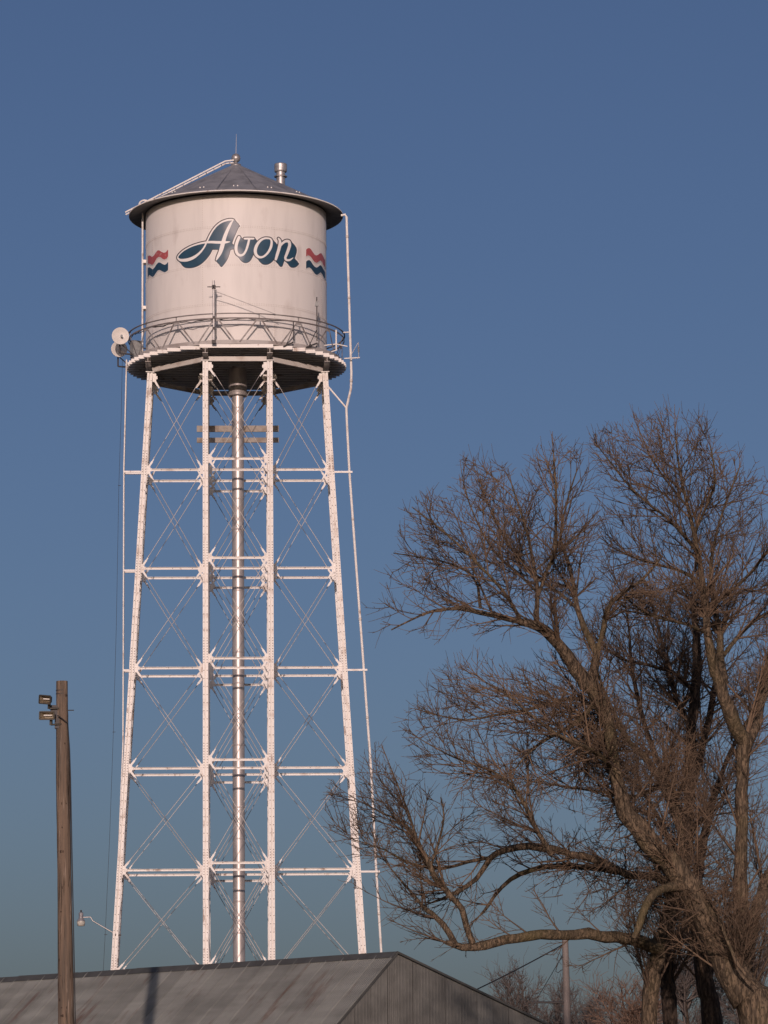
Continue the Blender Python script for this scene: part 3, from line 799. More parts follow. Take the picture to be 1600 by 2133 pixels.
q = MB(); q.tube([(0.37, 0, 0.03), (0.37, 0, 0.62)], 0.011, 6); q.build('rod', M['rod'], t)
for i in range(4):
    q = MB(); z = 0.24 + 0.06 * i; q.lathe([(0.012, z), (0.042, z + 0.008), (0.046, z + 0.022), (0.012, z + 0.045)], 12, (0.37, 0, 0)); q.build('insulator_disc', M['box'], t)
q = MB(); q.tube([(0.02, 0, 0.02), (0.35, 0, 0.60)], 0.011, 6); q.build('stay', M['rod'], t)

# coaxial cable running down the left side on small clips
t = fixture('coaxial_cable', 'thin dark cable hanging down left of the tower ladder', 'cable', -4.45, -1.2, 0)
cp_ = [(0.1, 32.1), (0.06, 30.0), (-0.02, 27.3), (-0.10, 22.0), (-0.20, 18.0), (-0.33, 14.0), (-0.48, 10.5), (-0.70, 6.0), (-0.95, 0.3)]
q = MB(); q.tube([V3((x, 0.0, z)) for x, z in cp_], 0.007, 5); q.build('conductor', M['black'], t)
for i in (2, 4, 6):
    x, z = cp_[i]
    q = MB(); q.tube([V3((x - 0.03, 0, z)), V3((x + 0.08, 0, z))], 0.010, 5); q.build('clip', M['dark'], t)

# street lamp on the front-left leg
lz = 10.55
t = fixture('street_lamp', 'small street lamp on a curved arm fixed to the left tower leg', 'street lamp', -B(lz) - 0.1, -1.2, lz)
hx = -5.82 + B(lz) + 0.1
q = MB(); q.tube([V3((0.25, 0, -0.10)), V3((0.0, 0, 0.02)), V3((-0.35, 0, 0.22)), V3((-0.75, 0, 0.46)), V3((hx + 0.35, 0, 0.60)), V3((hx + 0.1, 0, 0.59)), V3((hx + 0.06, 0, 0.57))], 0.022, 8); q.build('arm', M['galv'], t)
q = MB(); q.lathe([(0.0, 0.78), (0.06, 0.775), (0.085, 0.74), (0.085, 0.56), (0.11, 0.52), (0.15, 0.46), (0.155, 0.44)], 20, (hx, 0, 0)); q.build('housing', M['galv'], t)
q = MB(); q.lathe([(0.15, 0.438), (0.15, 0.36), (0.125, 0.27), (0.0, 0.255)], 20, (hx, 0, 0)); q.build('refractor', M['lens'], t)
q = MB(); q.lathe([(0.0, 0.86), (0.03, 0.855), (0.035, 0.79), (0.0, 0.782)], 10, (hx, 0, 0)); q.build('photocell', M['dark'], t)
q = MB(); q.box((-0.02, -0.03, -0.1), (0.30, 0.03, -0.04)); q.build('clamp', M['dark'], t)

# ------------------------------------------------------------------ metal shed
apex = V3((0.236, 115.0, 8.0)); far = V3((-12.526, 127.65, 8.0))
u = (far - apex).normalized()                                # along the ridge, away from the gable
v = V3((-u.y, u.x, 0)); v = v if v.y > 0 else -v             # across, away from the camera
NEAR_RUN, NEAR_P, FAR_RUN, FAR_P, LEN = 2.41, 0.861, 8.6, 0.3015, 31.0
shed = thing('metal_shed', 'weathered grey sheet metal shed with ridged roof below the tower', 'shed', (apex.x, apex.y, 0), math.atan2(u.y, u.x))
vs_ = 1 if V3((-math.sin(math.atan2(u.y, u.x)), math.cos(math.atan2(u.y, u.x)), 0)).dot(v) > 0 else -1
# local frame: x along the ridge from the gable, y across (vs_ * y points away from the camera), z up
PW = 0.68
def roof_z(yy): return 8.0 - (FAR_P * yy if yy > 0 else NEAR_P * -yy)
def ribbed(x0, x1, ya, yb, over):
    """one ribbed sheet lying on the slope between ya and yb (yy = distance behind the ridge)"""
    q = MB(); prof = []
    n = 8; w = (x1 - x0) / n
    for i in range(n):
        b = x0 + i * w
        prof += [(b, 0.0), (b + w * 0.3, 0.0), (b + w * 0.45, 0.021 if i else 0.046), (b + w * 0.75, 0.021 if i else 0.046), (b + w * 0.9, 0.0)]
    prof.append((x1 + 0.02, 0.002))
    vs = []
    rows = [ya, (ya + yb) / 2, yb]
    for yy in rows:
        for x, h in prof: vs.append((x, vs_ * yy, roof_z(yy) + h + over))
    k = len(prof)
    q.add(vs, [(r * k + i, r * k + i + 1, (r + 1) * k + i + 1, (r + 1) * k + i) for r in range(2) for i in range(k - 1)])
    return q
np_ = int(LEN / PW)
for i in range(np_):
    x0 = -0.02 + i * PW
    ribbed(x0, x0 + PW, -0.03, -NEAR_RUN - 0.06, 0.02 + 0.003 * (i % 2)).build('roof_sheet', M['sheet'], shed)
    ribbed(x0, x0 + PW, 0.03, FAR_RUN + 0.1, 0.02 + 0.003 * (i % 2)).build('roof_sheet', M['sheet'], shed)
for k in range(11):
    q = MB(); x0, x1 = -0.06 + k * 2.84, -0.06 + (k + 1) * 2.84 + 0.05
    h0, h1 = 0.052 + rng.uniform(-0.006, 0.012) + 0.004 * (k % 2), 0.052 + rng.uniform(-0.006, 0.012) + 0.004 * (k % 2)
    for s_ in (-1, 1):
        e = 0.20 * s_
        q.add([(x0, vs_*e, roof_z(e) + h0), (x1, vs_*e, roof_z(e) + h1), (x1, 0, 8.0 + h1 + 0.01), (x0, 0, 8.0 + h0 + 0.01)], [(0, 1, 2, 3)])
    q.build('ridge_cap', M['cap'], shed)
for s, run in ((-1, NEAR_RUN), (1, FAR_RUN)):
    q = MB(); p0, p1 = V3((-0.045, 0, 8.035)), V3((-0.045, vs_ * s * (run + 0.08), roof_z(s * (run + 0.08)) + 0.035))
    q.beam(p0, p1, -0.05, 0.012, -0.012, 0.012, V3((-1, 0, 0))); q.build('rake_trim', M['cap'], shed)
ze = roof_z(-NEAR_RUN)
def gable_sheet(ya, yb, i):
    q = MB(); n = 5; w = (yb - ya) / n; prof = []
    for k in range(n):
        b = ya + k * w; h = 0.004
        prof += [(b, 0.0), (b + w * 0.62, 0.0), (b + w * 0.7, h), (b + w * 0.9, h), (b + w * 0.98, 0.0)]
    prof[-1] = (yb - 0.014, 0.0)
    vs = []
    for yy, h in prof: vs += [(-h - 0.003 * (i % 2), vs_ * yy, ze - 0.02), (-h - 0.003 * (i % 2), vs_ * yy, max(roof_z(yy) + 0.0, ze - 0.015))]
    q.add(vs, [(2*k, 2*k+1, 2*k+3, 2*k+2) for k in range(len(prof) - 1)])
    return q
edges = sorted(set([-NEAR_RUN + PW * k for k in range(4)] + [0.0] + [PW * k for k in range(1, 13)] + [FAR_RUN]))
edges = [e for e in edges if e < 6.86] 
for i in range(len(edges) - 1):
    gable_sheet(edges[i], edges[i + 1], i).build('siding_sheet', M['siding'], shed)
for yy in (-NEAR_RUN + 0.18, 1.5, 6.6):
    for x in (0.10, 5.2, 10.3, 15.4, 20.5, 25.6, 30.6):
        q = MB(); q.box((x, vs_*yy - 0.08, 0), (x + 0.16, vs_*yy + 0.08, min(roof_z(yy), ze) - 0.05)); q.build('post', M['post'], shed)
q = MB(); q.box((0.02, min(vs_ * -NEAR_RUN, vs_ * 6.8), ze - 0.28), (0.08, max(vs_ * -NEAR_RUN, vs_ * 6.8), ze - 0.03)); q.build('gable_beam', M['post'], shed)
yb0, yb1 = sorted((vs_ * 6.80, vs_ * 6.88))
q = MB(); q.box((0.0, yb0, 0), (LEN, yb1, 5.85)); q.build('back_wall', M['interior'], shed)
q = MB(); q.box((LEN - 0.08, min(vs_ * -NEAR_RUN, vs_ * 6.8), 0), (LEN, max(vs_ * -NEAR_RUN, vs_ * 6.8), 5.9)); q.build('end_wall', M['interior'], shed)

# ------------------------------------------------------------------ brown utility pole with floodlights
PY = 96.0
pb, pt = at(137.5, 2133, PY), at(129.0, 1419, PY)
pole = thing('utility_pole', 'brown weathered wooden pole with two floodlights in the left foreground', 'utility pole', (pb.x, pb.y, 0))
def ploc(p): return V3((p.x - pb.x, p.y - pb.y, p.z))
rows = []
for py, cx, w in ((1419, 129, 24.5), (1500, 129.8, 26), (1600, 131, 28), (1800, 134, 29.5), (2000, 136.5, 31.5), (2133, 138, 33)):
    p = ploc(at(cx, py, PY)); rows.append((p, w / 2 * PY / F_PX * 1.0))
b = rows[-1][0]; rows.append((V3((b.x + 0.05, 0, 0.0)), 0.215))
rr_ = random.Random(3)
q = MB()
pts, rad = [], []
for i in range(len(rows) - 1):
    for k in range(8):
        tt = k / 8
        pts.append(rows[i][0].lerp(rows[i + 1][0], tt)); rad.append((rows[i][1] * (1 - tt) + rows[i + 1][1] * tt) * rr_.uniform(0.985, 1.02))
pts.append(rows[-1][0]); rad.append(rows[-1][1])
q.tube(pts, rad, 22); shaft = q.build('shaft', M['pole'], pole)
for v_ in shaft.data.vertices:                                # checked, slightly flattened timber
    a = math.atan2(v_.co.y, v_.co.x); v_.co.x += 0.004 * math.sin(5 * a + v_.co.z * 1.3)
topz, topx = rows[0][0].z, rows[0][0].x
for dz, a0, a1 in ((0.235, -1.55, 0.35), (0.315, -1.55, 1.1)):
    q = MB(); rr2 = rows[0][1]
    q.lathe([(rr2 + 0.001, topz - dz - 0.012), (rr2 + 0.007, topz - dz), (rr2 + 0.001, topz - dz + 0.012)], 16, (topx, 0, 0), a0, a1)
    q.build('saw_groove', M['dark'], pole)
q = MB(); q.tube([V3((topx, 0, topz - 0.72)), V3((topx + 0.30, 0, topz - 0.72))], 0.013, 6); q.build('bolt', M['dark'], pole)
wire = [at(120, 1490, PY - 0.3), at(131, 1498, PY - 0.28), at(141, 1507, PY - 0.15), at(145, 1560, PY - 0.08), at(147, 1620, PY - 0.05), at(149.5, 1750, PY - 0.05), at(152.5, 1900, PY - 0.05), at(155.5, 2050, PY - 0.05), at(157, 2133, PY - 0.05)]
q = MB(); q.tube([ploc(p) for p in wire], 0.014, 6); q.build('wire', M['black'], pole)
q = MB(); q.box((topx - 0.27, -0.10, topz - 0.93), (topx - 0.08, 0.05, topz - 0.60)); q.box((topx - 0.16, -0.14, topz - 1.18), (topx - 0.05, 0.02, topz - 0.931)); q.build('junction_box', M['dark'], pole)
for k in range(22):                                          # knots and old nail heads
    i = rr_.randrange(2, len(pts) - 9); a = rr_.uniform(-1.1, 1.1); c = pts[i]
    n_ = V3((math.sin(a), -math.cos(a), 0)); e = c + n_ * (rad[i] * 1.0)
    h = rr_.uniform(0.012, 0.035); w = rr_.uniform(0.008, 0.022)
    q = MB(); q.beam(e - V3((0, 0, h)), e + V3((0, 0, h)), -w, w, -0.02, 0.007, n_); q.build('nail_plate' if k % 3 == 0 else 'knot', M['knot'], pole)
def floodlight(label, px, py, w, h, yaw, pitch, roll):
    c = at(px, py, PY - 0.25)
    t = thing('floodlight', label, 'floodlight', c)
    t.rotation_euler = (pitch, roll, yaw); t['group'] = 'floodlights on the wooden pole'
    hw, hh = w / 2, h / 2
    q = MB()                                                  # tapered housing, open to the front
    F_ = [(-hw, -0.09, -hh), (hw, -0.09, -hh), (hw, -0.09, hh), (-hw, -0.09, hh)]
    K_ = [(-hw * 0.62, 0.12, -hh * 0.6), (hw * 0.62, 0.12, -hh * 0.6), (hw * 0.62, 0.12, hh * 0.6), (-hw * 0.62, 0.12, hh * 0.6)]
    q.add(F_ + K_, [(0, 4, 5, 1), (1, 5, 6, 2), (2, 6, 7, 3), (3, 7, 4, 0), (4, 7, 6, 5)])
    for (a, b_) in ((0, 1), (1, 2), (2, 3), (3, 0)):
        q.beam(V3(F_[a]), V3(F_[b_]), -0.014, 0.014, -0.002, 0.016, V3((0, -1, 0)))
    q.build('housing', M['flood'], t)
    q = MB(); G = [(x * 0.93, -0.075, z * 0.93) for x, _, z in F_]; D = [(x * 0.85, 0.09, z * 0.85) for x, _, z in K_]
    q.add(G + D, [(0, 1, 5, 4), (1, 2, 6, 5), (2, 3, 7, 6), (3, 0, 4, 7), (4, 5, 6, 7)]); q.build('reflector', M['reflector'], t)
    q = MB(); q.tube([(-hw * 0.55, 0.0, 0.01), (hw * 0.55, 0.0, 0.01)], 0.017, 8); q.build('lamp_tube', M['bulb'], t)
    q = MB(); q.box((hw * 0.2, 0.02, -hh - 0.13), (hw * 0.5, 0.10, -hh * 0.6)); q.tube([(hw * 0.35, 0.06, -hh - 0.12), (hw + 0.12, 0.16, -hh - 0.10)], 0.022, 8); q.build('bracket', M['flood'], t)
    return t
floodlight('upper floodlight on the pole, tilted with its head twisted left', 97, 1457, 0.30, 0.20, -0.35, 0.15, 0.12)
floodlight('lower floodlight on the pole, wide rectangular face towards the viewer', 100, 1491, 0.37, 0.19, -0.2, 0.05, 0.03)

# ------------------------------------------------------------------ grey utility pole and wires behind the tree
P2Y = 136.0
g0, g1 = at(1182, 2133, P2Y), at(1177, 1950, P2Y)
gp = thing('utility_pole', 'slender pale grey utility pole standing behind the big tree limb', 'utility pole', (g0.x, g0.y, 0))
q = MB(); q.tube([V3((0.02, 0, 0)), V3((0, 0, g0.z)), V3((g1.x - g0.x, 0, g1.z))], [0.155, 0.132, 0.106], 16); q.build('shaft', M['greypole'], gp)
ca = at(1107, 2088, P2Y)
q = MB(); q.tube([V3((ca.x - g0.x, -0.05, ca.z)), V3((-0.1, -0.05, ca.z - 0.01))], 0.035, 8); q.build('side_arm', M['dark'], gp)
q = MB(); q.box((0.10, -0.1, ca.z - 0.1), (0.17, 0.0, ca.z + 0.05)); q.box((0.11, -0.1, ca.z - 0.35), (0.16, 0.0, ca.z - 0.25)); q.build('bracket', M['dark'], gp)
def wire_thing(label, pts, r):
    base = V3((pts[0].x, pts[0].y, pts[0].z))
    q = MB(); q.tube([p - base for p in pts], r, 6); o = q.build('overhead_wire', M['black']); o.location = base
    return tag(o, label, 'wire')
def sag(a, b, s, n=12): return [a.lerp(b, i / n) - V3((0, 0, s * 4 * (i / n) * (1 - i / n))) for i in range(n + 1)]
wire_thing('thick black service wire running from the grey pole towards the shed', sag(at(1172, 1968, P2Y), at(880, 2112, 128), 0.08), 0.021)
wire_thing('thin wire dropping steeply left of the grey pole', sag(at(1174, 1985, P2Y), at(1120, 2078, 150), 0.02), 0.012)
wire_thing('curled loop of slack wire hanging beside the grey pole', [at(x, y, P2Y - 0.2) for x, y in ((1173, 1992), (1164, 2003), (1159, 2016), (1158, 2024), (1163, 2026), (1169, 2021), (1172, 2020))], 0.014)

# ------------------------------------------------------------------ trees
ENV = {
 1: [(745,1262),(762,1190),(808,1150),(812,1092),(830,1036),(905,1012),(955,952),(1000,948),(1080,962),(1150,898),(1215,928),(1255,1010),(1270,1120),(1262,1200),(1235,1262),(1205,1335),(1130,1410),(1050,1345),(960,1368),(880,1418),(858,1395),(788,1348)],
 2: [(1208,905),(1290,868),(1405,838),(1472,868),(1505,930),(1570,942),(1600,1005),(1690,1000),(1690,1450),(1500,1440),(1380,1420),(1290,1350),(1235,1250),(1245,1150),(1238,1050),(1220,960)],
 3: [(830,1512),(868,1442),(905,1385),(960,1375),(1010,1340),(1100,1380),(1200,1290),(1300,1180),(1500,1230),(1690,1280),(1690,1980),(1350,1990),(1200,1940),(1100,1910),(1000,1860),(935,1700),(915,1640),(855,1595)],
 4: [(672,1650),(708,1585),(790,1540),(835,1600),(900,1630),(980,1680),(1100,1700),(1340,1740),(1420,1900),(1390,2060),(1290,2080),(1180,2020),(1090,1955),(990,2000),(900,2005),(850,1992),(790,1935),(752,1870),(700,1805),(660,1705)],
}
def inside(poly, x, y):
    c = False; n = len(poly)
    for i in range(n):
        x1, y1 = poly[i]; x2, y2 = poly[(i + 1) % n]
        if (y1 > y) != (y2 > y) and x < (x2 - x1) * (y - y1) / (y2 - y1) + x1: c = not c
    return c

class Tree:
    def __init__(self, name, label, Y, base_px, seed, twig, barkm, cat='tree', group=None):
        self.Y = Y; self.rng = random.Random(seed)
        b = at(base_px, 2133, Y)
        self.base = V3((b.x, b.y, 0))
        self.root = thing(name, label, cat, self.base, 0, group)
        self.crown = MB(); self.twig = twig; self.barkm = barkm; self.limbs = []
        self.count = 0
    def limb(self, name, pts, env, spawn=True, t0=0.15, ground=False, dens=1.0, lscale=1.0):
        P, R = [], []
        for (x, y, dy, w) in pts:
            P.append(at(x, y, self.Y + dy)); R.append(max(0.008, w / 2 * (self.Y + dy) / F_PX))
        if ground:
            P.insert(0, V3((P[0].x + (P[0].x - P[1].x) * 0.6, P[0].y, 0.0))); R.insert(0, R[0] * 1.25)
        # smooth resample with a little wander
        S, SR = [], []
        n = len(P)
        for i in range(n - 1):
            p0, p1, p2, p3 = P[max(i-1, 0)], P[i], P[i+1], P[min(i+2, n-1)]
            k = max(2, int((p2 - p1).length / 0.22))
            for j in range(k):
                t = j / k
                S.append(0.5 * ((2*p1) + (p2-p0)*t + (2*p0-5*p1+4*p2-p3)*t*t + (3*p1-p0-3*p2+p3)*t**3))
                SR.append(R[i] * (1 - t) + R[i+1] * t)
        S.append(P[-1]); SR.append(R[-1])
        rg = self.rng
        SR = [r * rg.uniform(0.93, 1.08) for r in SR]
        S = [p + V3((rg.gauss(0, 1), rg.gauss(0, 1), rg.gauss(0, 1))) * min(0.014, SR[i] * 0.12) for i, p in enumerate(S)]
        q = MB(); ns_ = 18 if max(SR) > 0.08 else 8; q.tube([p - self.base for p in S], SR, ns_)
        if ns_ == 18:                                          # fluted, lumpy bark ridges
            for vi in range(len(S) * ns_):
                ri, k = divmod(vi, ns_); c = S[ri] - self.base; vv = V3(q.v[vi])
                wv = 1 + 0.03 * math.sin(k * 2.1 + ri * 0.13) + 0.025 * math.sin(k * 4.7 - ri * 0.9) + rg.uniform(-0.035, 0.035)
                q.v[vi] = tuple(c + (vv - c) * wv)
        o = q.build(name, self.barkm, self.root)
        if spawn: self.spawn_on(S, SR, env, t0, dens, lscale)
        return S, SR
    def path(self, p, d, L, n, up, jit):
        pts = [p]; step = L / n; rg = self.rng
        for i in range(n):
            d = (d + V3((rg.gauss(0, jit), rg.gauss(0, jit), rg.gauss(0, jit) + up))).normalized()
            p = p + d * step; pts.append(p)
        return pts
    def child_dir(self, t, ang, az=None):
        rg = self.rng
        ref = V3((0, 0, 1)) if abs(t.z) < 0.9 else V3((1, 0, 0))
        a = t.cross(ref).normalized(); b = a.cross(t)
        az = rg.uniform(0, 2*math.pi) if az is None else az
        return (t * math.cos(ang) + (a * math.cos(az) + b * math.sin(az)) * math.sin(ang)).normalized()
    def ok(self, p, env):
        if env is None: return True
        x, y = to_px(p); return inside(ENV[env], x, y)
    def spawn_on(self, S, SR, env, t0, dens, lscale):
        rg = self.rng; n = len(S)
        acc = 0.0; nxt = rg.uniform(0.1, 0.4)
        tot = sum((S[i+1] - S[i]).length for i in range(n - 1))
        for i in range(n - 1):
            seg = (S[i+1] - S[i]).length
            acc += seg
            if acc / tot < t0: continue
            while nxt < acc:
                nxt += rg.uniform(0.16, 0.42) / (dens * (1.22 if env == 3 else 0.86))
                if acc / tot < t0: continue
                self.branch(S[i], (S[i+1] - S[i]).normalized(), SR[i], env, 1 - 0.45 * acc / tot, lscale)
        for k in range(3):                                     # the limb fans out at its end
            self.branch(S[-1], (S[-1] - S[-2]).normalized(), SR[-1] * 1.2, env, 0.75, lscale, spread=0.35)
    def branch(self, p, t, pr, env, k, lscale, spread=None):
        rg = self.rng
        for tries in range(7):
            ang = math.radians(rg.uniform(26, 62)) if spread is None else rg.uniform(0, spread)
            d = self.child_dir(t, ang)
            if d.z < -0.2 and rg.random() < 0.75: continue
            L = rg.uniform(1.3, 3.3) * k * lscale * (0.86 ** tries)
            pts = self.path(p, d, L, max(6, int(L / 0.2)), rg.choice((0.035, 0.05, 0.025, -0.015)), 0.032)
            if self.ok(pts[-1], env) and self.ok(pts[len(pts)//2], env): break
        else: return
        r0 = min(pr * 0.6, 0.012 + 0.011 * L)
        r1 = 0.0052
        m = len(pts)
        self.add(pts, [r0 + (r1 - r0) * (i / (m - 1)) ** 0.8 for i in range(m)], 5)
        self.sub(pts, L, env, 0)
    def sub(self, pts, L, env, lev):
        rg = self.rng
        gap = (0.185, 0.135)[lev]
        tot = 0.0; nxt = gap * (1.2 if lev == 0 else 0.8); az = rg.uniform(0, 6.28)
        for i in range(len(pts) - 1):
            seg = pts[i+1] - pts[i]; l = seg.length; tn = seg.normalized()
            while nxt < tot + l:
                q = pts[i] + tn * (nxt - tot)
                frac = nxt / L
                nxt += gap * rg.uniform(0.6, 1.45)
                az += math.pi / 2 + rg.gauss(0, 0.35)
                for s in (0, math.pi):
                    if rg.random() < 0.28: continue
                    d = self.child_dir(tn, math.radians(rg.uniform(24, 50)), az + s)
                    if lev == 0:
                        l2 = rg.choice((rg.uniform(0.2, 0.6), rg.uniform(0.5, 1.5))) * (1.12 - 0.66 * frac) * min(1.0, 0.45 + L / 3)
                        pp_ = self.path(q, d, l2, 6, rg.choice((0.05, 0.07, 0.035, -0.03)), 0.038)
                        if not self.ok(pp_[-1], env): continue
                        self.add(pp_, [0.0088, 0.0078, 0.007, 0.0063, 0.0056, 0.0049, 0.004], 4)
                        self.sub(pp_, l2, env, 1)
                    else:
                        l2 = rg.choice((rg.uniform(0.08, 0.22), rg.uniform(0.2, 0.62))) * (1.1 - 0.6 * frac)
                        pp_ = self.path(q, d, l2, 3, 0.06, 0.05)
                        self.add(pp_, [0.0056, 0.005, 0.0044, 0.0034], 3)
            tot += l
    def add(self, pts, rad, n):
        self.count += 1
        self.crown.tube([p - self.base for p in pts], rad, n, cap=False, smooth=True)
    def tangle(self, pts_px, number, spread_px, lo=0.3, hi=1.1, droop=-0.1):
        """mat of fine shoots clinging round a limb"""
        rg = self.rng
        for k in range(number):
            i = rg.randrange(len(pts_px) - 1); t = rg.random()
            x = pts_px[i][0] * (1 - t) + pts_px[i+1][0] * t + rg.gauss(0, spread_px); y = pts_px[i][1] * (1 - t) + pts_px[i+1][1] * t + rg.gauss(0, spread_px)
            p = at(x, y, self.Y + rg.uniform(-0.7, 0.4))
            d = V3((rg.gauss(0, 1), rg.gauss(0, 0.6), rg.gauss(0, 0.8))).normalized()
            L = rg.uniform(lo, hi)
            pts = self.path(p, d, L, 5, rg.choice((droop, 0.1)), 0.2)
            self.add(pts, [0.010, 0.009, 0.008, 0.007, 0.006, 0.005], 4)
            if rg.random() < 0.6: self.sub(pts, L, None, 1)
    def finish(self):
        print('TREE', self.root.name, self.count, len(self.crown.f))
        o = self.crown.build('crown', self.twig, self.root); o['kind'] = 'stuff'
        return o

# front tree: thick trunk leaning left, high forked limbs
tA = Tree('bare_tree', 'bare front tree with thick trunk leaning left and mossy forked upper limb', 80.0, 1585, 11, M['twig'], M['bark'], group='bare trees at the right')
trunkA = [(1585,2133,0,88),(1555,2075,0,78),(1522,2020,0,68),(1492,1960,0,60),(1455,1882,-0.3,52),(1406,1808,-0.6,47),(1350,1750,-0.8,43),(1306,1692,-0.9,36),(1286,1630,-1,29),(1278,1565,-1,25),(1268,1510,-1,25),(1247,1460,-1,30),(1226,1425,-1,33)]
tA.limb('trunk', trunkA, 3, spawn=True, t0=0.45, ground=True, dens=0.9)
tA.limb('limb', [(1226,1428,-1,34),(1200,1395,-1.2,29),(1168,1345,-1.5,25),(1135,1312,-1.8,23),(1105,1299,-2,17),(1055,1287,-2,12),(1000,1275,-2,10),(955,1268,-2.2,8),(905,1272,-2.4,6),(860,1290,-2.6,4),(815,1312,-2.6,2.6)], 1, t0=0.22, dens=1.5, lscale=0.8)
tA.limb('limb', [(1120,1304,-1.9,12),(1119,1262,-1.8,10.5),(1120,1232,-1.7,10),(1114,1190,-1.4,8),(1103,1130,-1,6.5),(1085,1065,-0.8,5),(1066,1010,-0.5,3)], 1, t0=0.3, dens=1.4, lscale=0.72)
tA.limb('limb', [(1122,1236,-1.7,7),(1140,1188,-1.9,7.5),(1155,1150,-2.1,7),(1158,1080,-2.3,6),(1158,1005,-2.5,4.5),(1152,935,-2.6,2.5)], 1, t0=0.25, dens=1.4, lscale=0.72)
tA.limb('limb', [(1086,1294,-2,9),(1062,1252,-2.4,7.5),(1032,1213,-2.8,6.5),(1000,1180,-3,6),(952,1132,-3.2,5),(905,1092,-3.3,4),(858,1056,-3.4,2.5)], 1, t0=0.2, dens=1.4, lscale=0.75)
tA.limb('limb', [(1000,1266,-2,7),(996,1222,-1.6,6),(972,1190,-1.2,5),(925,1170,-0.8,4),(870,1160,-0.4,3),(820,1152,0,2.2)], 1, t0=0.2, dens=1.3, lscale=0.7)
tA.limb('limb', [(1118,1232,-1.6,6),(1085,1200,-0.6,5.5),(1040,1160,0.3,5),(1005,1110,0.8,4),(975,1040,1.2,3),(962,985,1.4,2)], 1, t0=0.2, dens=1.3, lscale=0.72)
tA.limb('limb', [(1228,1430,-1,24),(1240,1385,-1,20),(1243,1362,-1,16),(1228,1330,-0.8,13.5),(1208,1285,-0.6,12),(1196,1225,-0.4,9),(1182,1165,-0.2,7.5),(1168,1120,0,5),(1180,1050,0.2,4),(1200,985,0.4,2.5)], 1, t0=0.45, dens=1.3, lscale=0.7)
tA.limb('limb', [(1243,1366,-1,13),(1253,1330,-1.1,12),(1260,1290,-1.2,11),(1276,1252,-1.4,10),(1312,1226,-1.6,7.5),(1345,1200,-1.8,6),(1378,1160,-2,4)], 3, t0=0.35, dens=1.4, lscale=0.7)
tA.limb('limb', [(1196,1262,-0.6,7),(1165,1235,-0.2,7),(1135,1215,0.2,6),(1095,1180,0.6,5),(1050,1120,1,4),(1020,1060,1.3,3)], 1, t0=0.3, dens=1.2, lscale=0.7)
tA.limb('limb', [(1236,1466,-1,13),(1205,1500,-1.6,10),(1175,1520,-2,8),(1130,1545,-2.4,7),(1100,1570,-2.6,5),(1075,1600,-2.8,3.5)], 3, t0=0.2, dens=1.3, lscale=0.75)
tA.limb('limb', [(1148,1780,-1.5,12),(1122,1735,-1.8,11),(1105,1700,-2,10),(1085,1660,-2.1,8.5),(1062,1632,-2.2,7),(1025,1606,-2.3,6),(980,1590,-2.4,5),(930,1570,-2.5,3.5),(885,1545,-2.5,2.5)], 3, t0=0.2, dens=1.5, lscale=0.75)
tA.limb('limb', [(1250,1480,-1,12),(1200,1455,0,9),(1150,1465,0.6,8),(1090,1480,1,6.5),(1030,1490,1.3,5),(970,1500,1.5,4),(915,1490,1.6,2.5)], 3, t0=0.15, dens=1.5, lscale=0.75)
tA.limb('limb', [(1280,1600,-1,12),(1230,1560,-2,9),(1180,1540,-2.6,7.5),(1120,1500,-3,6),(1060,1450,-3.2,4.5),(1010,1420,-3.3,3)], 3, t0=0.15, dens=1.5, lscale=0.75)
tA.limb('broken_stub', [(1412,1846,-0.5,22),(1378,1853,-1.0,19),(1356,1868,-1.3,17),(1342,1892,-1.5,16),(1333,1924,-1.6,15),(1321,1954,-1.6,11)], None, spawn=False)
tA.limb('dead_branch', [(1503,1925,-0.9,5),(1518,1965,-1,7),(1538,2010,-1,8),(1572,2052,-1,5)], None, spawn=False)
tA.tangle([(1240,1480),(1262,1560),(1285,1640),(1340,1740),(1420,1820),(1470,1900)], 420, 28)
tA.tangle([(1235,1470),(1225,1540),(1215,1600)], 160, 14, 0.4, 1.2, -0.35)
tA.tangle([(1410,1845),(1360,1865),(1340,1895)], 70, 18, 0.3, 0.9, -0.25)
tA.finish()

# straight trunk at the right edge
tB = Tree('bare_tree', 'tall bare tree with one straight upright trunk near the right edge', 82.5, 1560, 23, M['twig'], M['bark'], group='bare trees at the right')
tB.limb('trunk', [(1562,2133,0,44),(1556,2050,0,34),(1549,1960,0,31),(1545,1850,0,28),(1545,1720,0,27),(1546,1610,0,28),(1553,1545,0,34)], 3, t0=0.5, ground=True, dens=0.8)
tB.limb('limb', [(1553,1548,0,34),(1532,1508,-0.3,30),(1508,1450,-0.6,27),(1488,1395,-0.8,22),(1478,1345,-1,18),(1472,1290,-1,16),(1467,1230,-1,13),(1456,1165,-1,11),(1446,1110,-1,9.5),(1432,1050,-1,7.5),(1416,980,-1,5),(1406,895,-1,2.5)], 2, t0=0.42, dens=1.7, lscale=0.8)
tB.limb('limb', [(1510,1420,-0.4,17),(1501,1372,0.2,17),(1499,1325,0.4,14),(1490,1272,0.6,11),(1480,1200,0.8,8),(1490,1120,1,6),(1515,1040,1.2,4.5),(1540,975,1.4,2.5)], 2, t0=0.3, dens=1.5, lscale=0.8)
tB.limb('limb', [(1508,1365,0.3,10),(1535,1330,0.6,8.5),(1570,1295,1,7),(1620,1260,1.4,5.5),(1660,1200,1.8,3)], 2, t0=0.2, dens=1.4, lscale=0.8)
tB.limb('limb', [(1452,1150,-1,8),(1420,1110,-1.6,7),(1385,1075,-2.2,6),(1345,1045,-2.7,5),(1300,1000,-3.1,4),(1262,950,-3.4,2.5)], 2, t0=0.15, dens=1.5, lscale=0.75)
